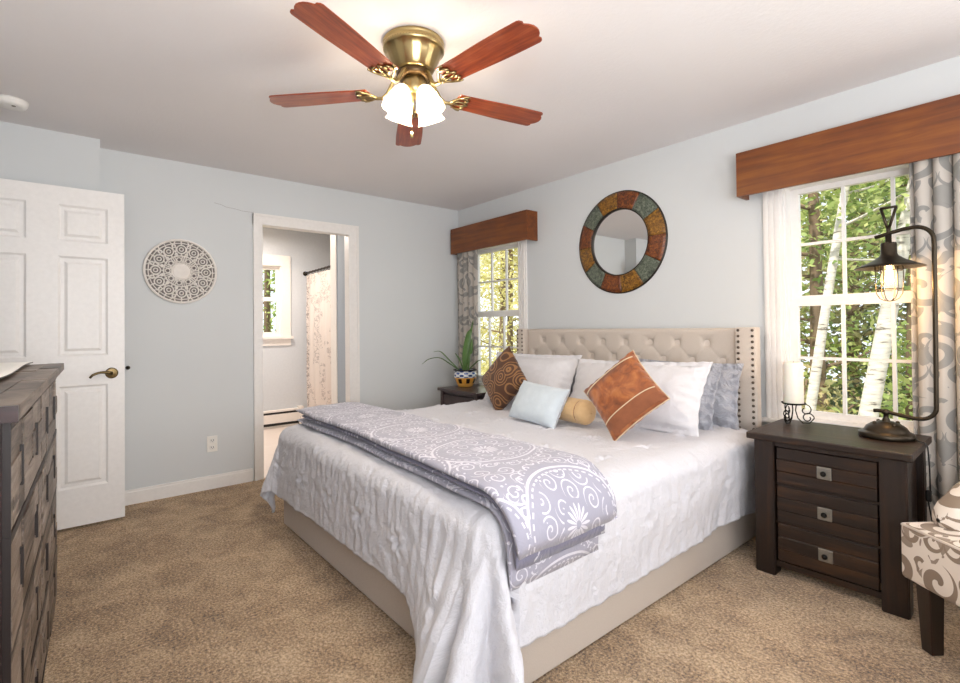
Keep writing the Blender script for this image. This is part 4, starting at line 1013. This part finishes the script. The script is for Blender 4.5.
for k in range(9):
    a = 2*PI*k/9; bar([pol(.06, a), pol(.112, a)], .005); ring(*pol(.086, a+PI/9), .015, 12)
    bar([pol(.062, a+.1), pol(.09, a+PI/9*.4), pol(.11, a+.12)]); bar([pol(.062, a-.1), pol(.09, a-PI/9*.4), pol(.11, a-.12)])
for k in range(12):
    a = 2*PI*k/12
    ring(*pol(.160, a), .030, 16, .0052); ring(*pol(.160, a), .013, 12, .0045); bar([pol(.112, a), pol(.13, a)], .005); bar([pol(.19, a), pol(.222, a)], .005)
    b = a+PI/12; bar([pol(.112, b-.06), pol(.14, b), pol(.17, b-.07), pol(.20, b-.02), pol(.222, b-.08)], .0052); bar([pol(.112, b+.06), pol(.14, b), pol(.17, b+.07), pol(.20, b+.02), pol(.222, b+.08)], .0052)
    ring(*pol(.188, b), .012, 10, .0045); ring(*pol(.125, b), .009, 10, .004)
link('fretwork', bm, 'carved_white', md, True)
bm = B(); lathe(bm, [(.0001, .020), (.045, .020), (.055, .017), (.060, .012), (.060, .004)], 40, mt); link('centre_boss', bm, 'carved_white', md, True)
# outlet
ol = thing('wall_outlet', 'white duplex power outlet on the back wall below the medallion', 'outlet', (0, -2.363, .338))
link('cover_plate', bbox(0, .007, -.036, .036, -.06, .06, .003), 'plastic_ivory', ol)
for z in (-.026, .026):
    bm = bbox(.006, .010, -.017, .017, z-.015, z+.015, .002); s = link('socket_face', bm, 'plastic_white', ol)
    bm = B(); box(bm, .0095, .0105, -.009, -.006, z-.004, z+.007); box(bm, .0095, .0105, .006, .009, z-.004, z+.007); box(bm, .0095, .0105, -.002, .002, z-.011, z-.007); link('slots', bm, 'black', s)

# ------------------------------------------------------------------ bathroom contents
hr = thing('baseboard_heater', 'white metal baseboard heater along the far bathroom wall', 'heater', (BX, 0, 0))
link('cover', bbox(0.0, .065, -2.6, -.935, .055, .215, .004), 'bath_trim', hr)
bm = B(); box(bm, .003, .0665, -2.55, -.985, .168, .192); box(bm, .003, .0665, -2.55, -.985, .03, .06); link('louvre', bm, 'black', hr)
link('end_cap', bbox(0, .072, -.985, -.925, 0, .235, .004), 'bath_trim', hr); link('foot_plate', bbox(0, .05, -2.6, -.99, 0, .03, .002), 'bath_trim', hr)
bt = thing('bathtub', 'cream bathtub behind the shower curtain', 'bathtub', (0, 0, 0))
bm = B(); box(bm, BX, -.52, -.84, -.80, 0, .5); box(bm, BX, -.52, -.80, -.101, 0, .12); box(bm, BX, -.52, -.15, -.101, .12, .5); box(bm, -.60, -.52, -.8, -.15, .12, .5); box(bm, BX, BX+.08, -.8, -.15, .12, .5); link('tub_shell', bm, 'bath_trim', bt)
rd = thing('shower_rod', 'thin dark shower curtain rod across the bathtub', 'shower rod', (0, 0, 0))
bm = B(); cyl(bm, (BX, -.873, 1.905), (-.42, -.873, 1.93), .012); link('rod', bm, 'bronze', rd, True)
bm = B(); cyl(bm, (BX, -.873, 1.905), (BX+.012, -.873, 1.905), .028); link('flange', bm, 'bronze', rd, True)
sc_ = thing('shower_curtain', 'pale shower curtain with a grey floral band in the bathroom', 'shower curtain', (0, 0, 0))
bm = B()
def shc(u, v): return (BX+.06+1.1*u, -.875+.022*math.sin(u*40+nz(u*4, v, 2))*(1.1-.4*v)+.01*nz(u*8, v*3), .10+1.78*v)
grid(bm, 160, 40, shc, lambda u, v: (u*1.5, v*1.8)); link('cloth', bm, 'shower_fabric', sc_, True)
for k in range(12):
    bm = B(); x = BX+.09+k*.095; z = 1.905+.025*(x-BX)/1.7; tube(bm, [(x, -.873+.018*math.cos(a*PI/7), z-.008+.022*math.sin(a*PI/7)) for a in range(14)], .0022, 5, closed=True); link('ring', bm, 'bronze', sc_, True)
cl = thing('bathroom_ceiling_light', 'round white bathroom ceiling light', 'ceiling light', (-1.35, -1.75, H))
bm = B(); lathe(bm, [(.0001, 0), (.14, 0), (.14, -.03), (.13, -.045), (.08, -.07), (.0001, -.078)], 32); link('diffuser', bm, 'bulb', cl, True)
area('bathroom_lamp', (-1.35, -1.75, H-.1), (0, 0, 0), .3, .3, 34, (1, .9, .82))
# ------------------------------------------------------------------ outdoors
bm = B(); grid(bm, 40, 40, lambda u, v: (-22+34*u, -6+26*v if False else -10+32*v, -1.1+.15*nz(u*8, v*8)-(.0))); 
gnd = link('ground', bm, 'forest_floor', None, True); gnd['kind'] = 'structure'; gnd.location.z = -.2
rnd = random.Random(7)
def catm(pts, n=12):
    pts = [Vector(p) for p in pts]; out = []
    for i in range(len(pts)-1):
        p0, p1, p2, p3 = pts[max(i-1, 0)], pts[i], pts[i+1], pts[min(i+2, len(pts)-1)]
        for k in range(n): f = k/n; out.append(.5*((2*p1)+(p2-p0)*f+(2*p0-5*p1+4*p2-p3)*f*f+(3*p1-p0-3*p2+p3)*f**3))
    return out+[pts[-1]]
def leafball(bm, tl, c, rad, n, size, flat=.8):
    for _ in range(n):
        while True:
            d = Vector((rnd.uniform(-1, 1), rnd.uniform(-1, 1), rnd.uniform(-1, 1)))
            if d.length < 1: break
        p = Vector(c)+Vector((d.x*rad, d.y*rad, d.z*rad*flat))
        if p.y < .9 and p.x > -2.9: continue
        if p.x > -2.9 and p.y < .9: continue
        if p.z < -1.2: continue
        a = Vector((rnd.gauss(0, 1), rnd.gauss(0, 1), rnd.gauss(0, .6))).normalized(); b = a.cross(Vector((rnd.gauss(0, 1), rnd.gauss(0, 1), rnd.gauss(0, 1)))).normalized()
        s = size*rnd.uniform(.6, 1.3)
        vs = [bm.verts.new(p-a*s), bm.verts.new(p+b*s*.45), bm.verts.new(p+a*s), bm.verts.new(p-b*s*.45)]
        f = bm.faces.new(vs); f[tl] = rnd.random()
def tree(label, base, lean, h, rad, bark, leaf, nleaf, size, group, zc=.35, crown=1.2, nb=9, spread=1.0):
    t = thing('tree', label, 'tree', base, 0, group)
    b0 = Vector((0, 0, 0)); tp = Vector((lean[0], lean[1], h)); mid = tp*.5+Vector((rnd.uniform(-.08, .08), 0, 0))
    pts = catm([b0, mid, tp], 10); bm = B(); tube(bm, pts, [rad*(1-.7*k/(len(pts)-1)) for k in range(len(pts))], 12); link('trunk', bm, bark, t, True)
    fb = B(); tl = fb.faces.layers.float.new('tone')
    for k in range(nb):
        f = zc+(1-zc)*(k+.5)/nb; p = pts[int(f*(len(pts)-1))]; a = rnd.uniform(0, 2*PI); L = crown*rnd.uniform(.6, 1.1)*(1.15-f*.5)
        e = p+Vector((math.cos(a)*L, math.sin(a)*L, L*rnd.uniform(.05, .45)))
        m_ = (p+e)/2+Vector((0, 0, -.05*L)); bb = B(); q = catm([p, m_, e], 5); tube(bb, q, [rad*.28*(1-.8*i/(len(q)-1)) for i in range(len(q))], 6); link('branch', bb, bark, t, True)
        for g, wt in ((.5, .8), (1.0, 1.0)):
            c = p.lerp(e, g); cw = Vector(base)+c
            save = c
            n_ = int(nleaf/nb*wt/1.8)
            leafball_local(fb, tl, c, crown*.5*spread, n_, size, Vector(base))
    o = link('foliage', fb, leaf, t, False, 'raw'); return t
def leafball_local(bm, tl, c, rad, n, size, base):
    for _ in range(n):
        while True:
            d = Vector((rnd.uniform(-1, 1), rnd.uniform(-1, 1), rnd.uniform(-1, 1)))
            if d.length < 1: break
        p = c+Vector((d.x*rad, d.y*rad, d.z*rad*.8)); wd = p+base
        if (wd.y < .8 and wd.x > -2.9) or wd.z < -1.2: continue
        a = Vector((rnd.gauss(0, 1), rnd.gauss(0, 1), rnd.gauss(0, .6))).normalized(); b = a.cross(Vector((rnd.gauss(0, 1), rnd.gauss(0, 1), rnd.gauss(0, 1)))).normalized()
        s = size*rnd.uniform(.6, 1.3)
        f = bm.faces.new([bm.verts.new(p-a*s), bm.verts.new(p+b*s*.45), bm.verts.new(p+a*s), bm.verts.new(p-b*s*.45)]); f[tl] = rnd.random()
def shrub(label, base, rx, h, leaf, n, size, group):
    t = thing('shrub', label, 'shrub', base, 0, group); fb = B(); tl = fb.faces.layers.float.new('tone')
    for k in range(8):
        a = rnd.uniform(0, 2*PI); e = Vector((math.cos(a)*rx*.6, math.sin(a)*rx*.5, h*rnd.uniform(.5, .85))); bb = B(); tube(bb, catm([(0, 0, 0), (e.x*.35, e.y*.35, e.z*.6), e], 4), .018, 5); link('stem', bb, 'brown_bark', t, True)
        leafball_local(fb, tl, e*.85, rx*.6, n//16, size, Vector(base)); leafball_local(fb, tl, Vector((e.x, e.y, e.z*.45)), rx*.6, n//16, size, Vector(base))
    link('foliage', fb, leaf, t, False, 'raw')
G1 = 'trees seen through the lamp window'; G2 = 'yellow-leaved trees outside the corner window'
tree('slender white birch trunk leaning right, in the left half of the lamp window', (2.04, 3.2, -1.25), (.98, 0), 6.3, .066, 'birch_bark', 'leaves_green', 2600, .05, G1, .5, 1.3)
tree('thicker white birch trunk leaning right, behind the caged bulb of the lamp', (2.53, 3.2, -1.25), (1.12, .1), 6.3, .105, 'birch_bark', 'leaves_green', 2200, .05, G1, .6, 1.3)
tree('straight brown-barked tree at the upper left of the lamp window', (1.5, 6.0, -1.3), (-.05, 0), 6.5, .14, 'brown_bark', 'leaves_green', 5200, .065, G1, .3, 1.7, 12)
tree('brown-barked tree beyond the birches with green leaves at the right of the lamp window', (2.45, 7.2, -1.3), (.25, 0), 6.5, .12, 'brown_bark', 'leaves_green', 5200, .07, G1, .25, 1.8, 12)
tree('olive-leaved tree deep in the woods behind the lamp window', (.9, 10.2, -1.3), (.2, 0), 8, .16, 'brown_bark', 'leaves_olive', 7000, .10, G1, .12, 2.6, 16)
tree('dark conifer deep in the woods, low in the lamp window', (2.9, 10.8, -1.3), (0, 0), 7.5, .16, 'brown_bark', 'leaves_dark', 6500, .10, G1, .08, 2.3, 16)
for k, (x, y, s_, lf, w_) in enumerate(((-3.4, 4.4, 1.0, 'leaves_yellow', 'nearest'), (-5.3, 5.6, 1.2, 'leaves_yellow', 'middle'), (-7.6, 7.4, 1.5, 'leaves_yellow', 'farthest'), (-5.0, 7.9, 1.5, 'leaves_yellow', 'x'))):
    tree(('golden yellow tree just outside the corner window', 'yellow-leaved tree a few metres beyond the corner window', 'tall yellow tree at the back of the corner window view', 'dense pale yellow tree behind the others outside the corner window')[k], (x, y, -1.3), (.2, 0), 5.6*s_, .09*s_, 'brown_bark', lf, 9000, .045*s_, G2, .1, 1.35*s_, 13)
tree('green tree outside the bathroom window', (-5.6, -.1, -1.3), (.1, 0), 5.4, .09, 'brown_bark', 'leaves_green', 4200, .055, None, .2, 1.4, 12)
tree('pale green tree further out from the bathroom window', (-9.0, .7, -1.3), (.1, 0), 7, .12, 'brown_bark', 'leaves_green', 4200, .09, None, .15, 2.0, 12)
shrub('leafy green bush under the birches outside the lamp window', (2.9, 4.6, -1.25), 1.1, 1.9, 'leaves_green', 2600, .05, None)
shrub('olive bush at the left foot of the birches outside the lamp window', (1.5, 5.0, -1.25), 1.2, 1.9, 'leaves_olive', 2600, .055, None)
shrub('dark green bush at the far right of the lamp window view', (2.4, 7.6, -1.3), 1.6, 2.5, 'leaves_dark', 2600, .07, None)
shrub('yellow-green bush low outside the corner window', (-3.9, 3.6, -1.25), 1.2, 2.2, 'leaves_yellow', 2600, .05, None)
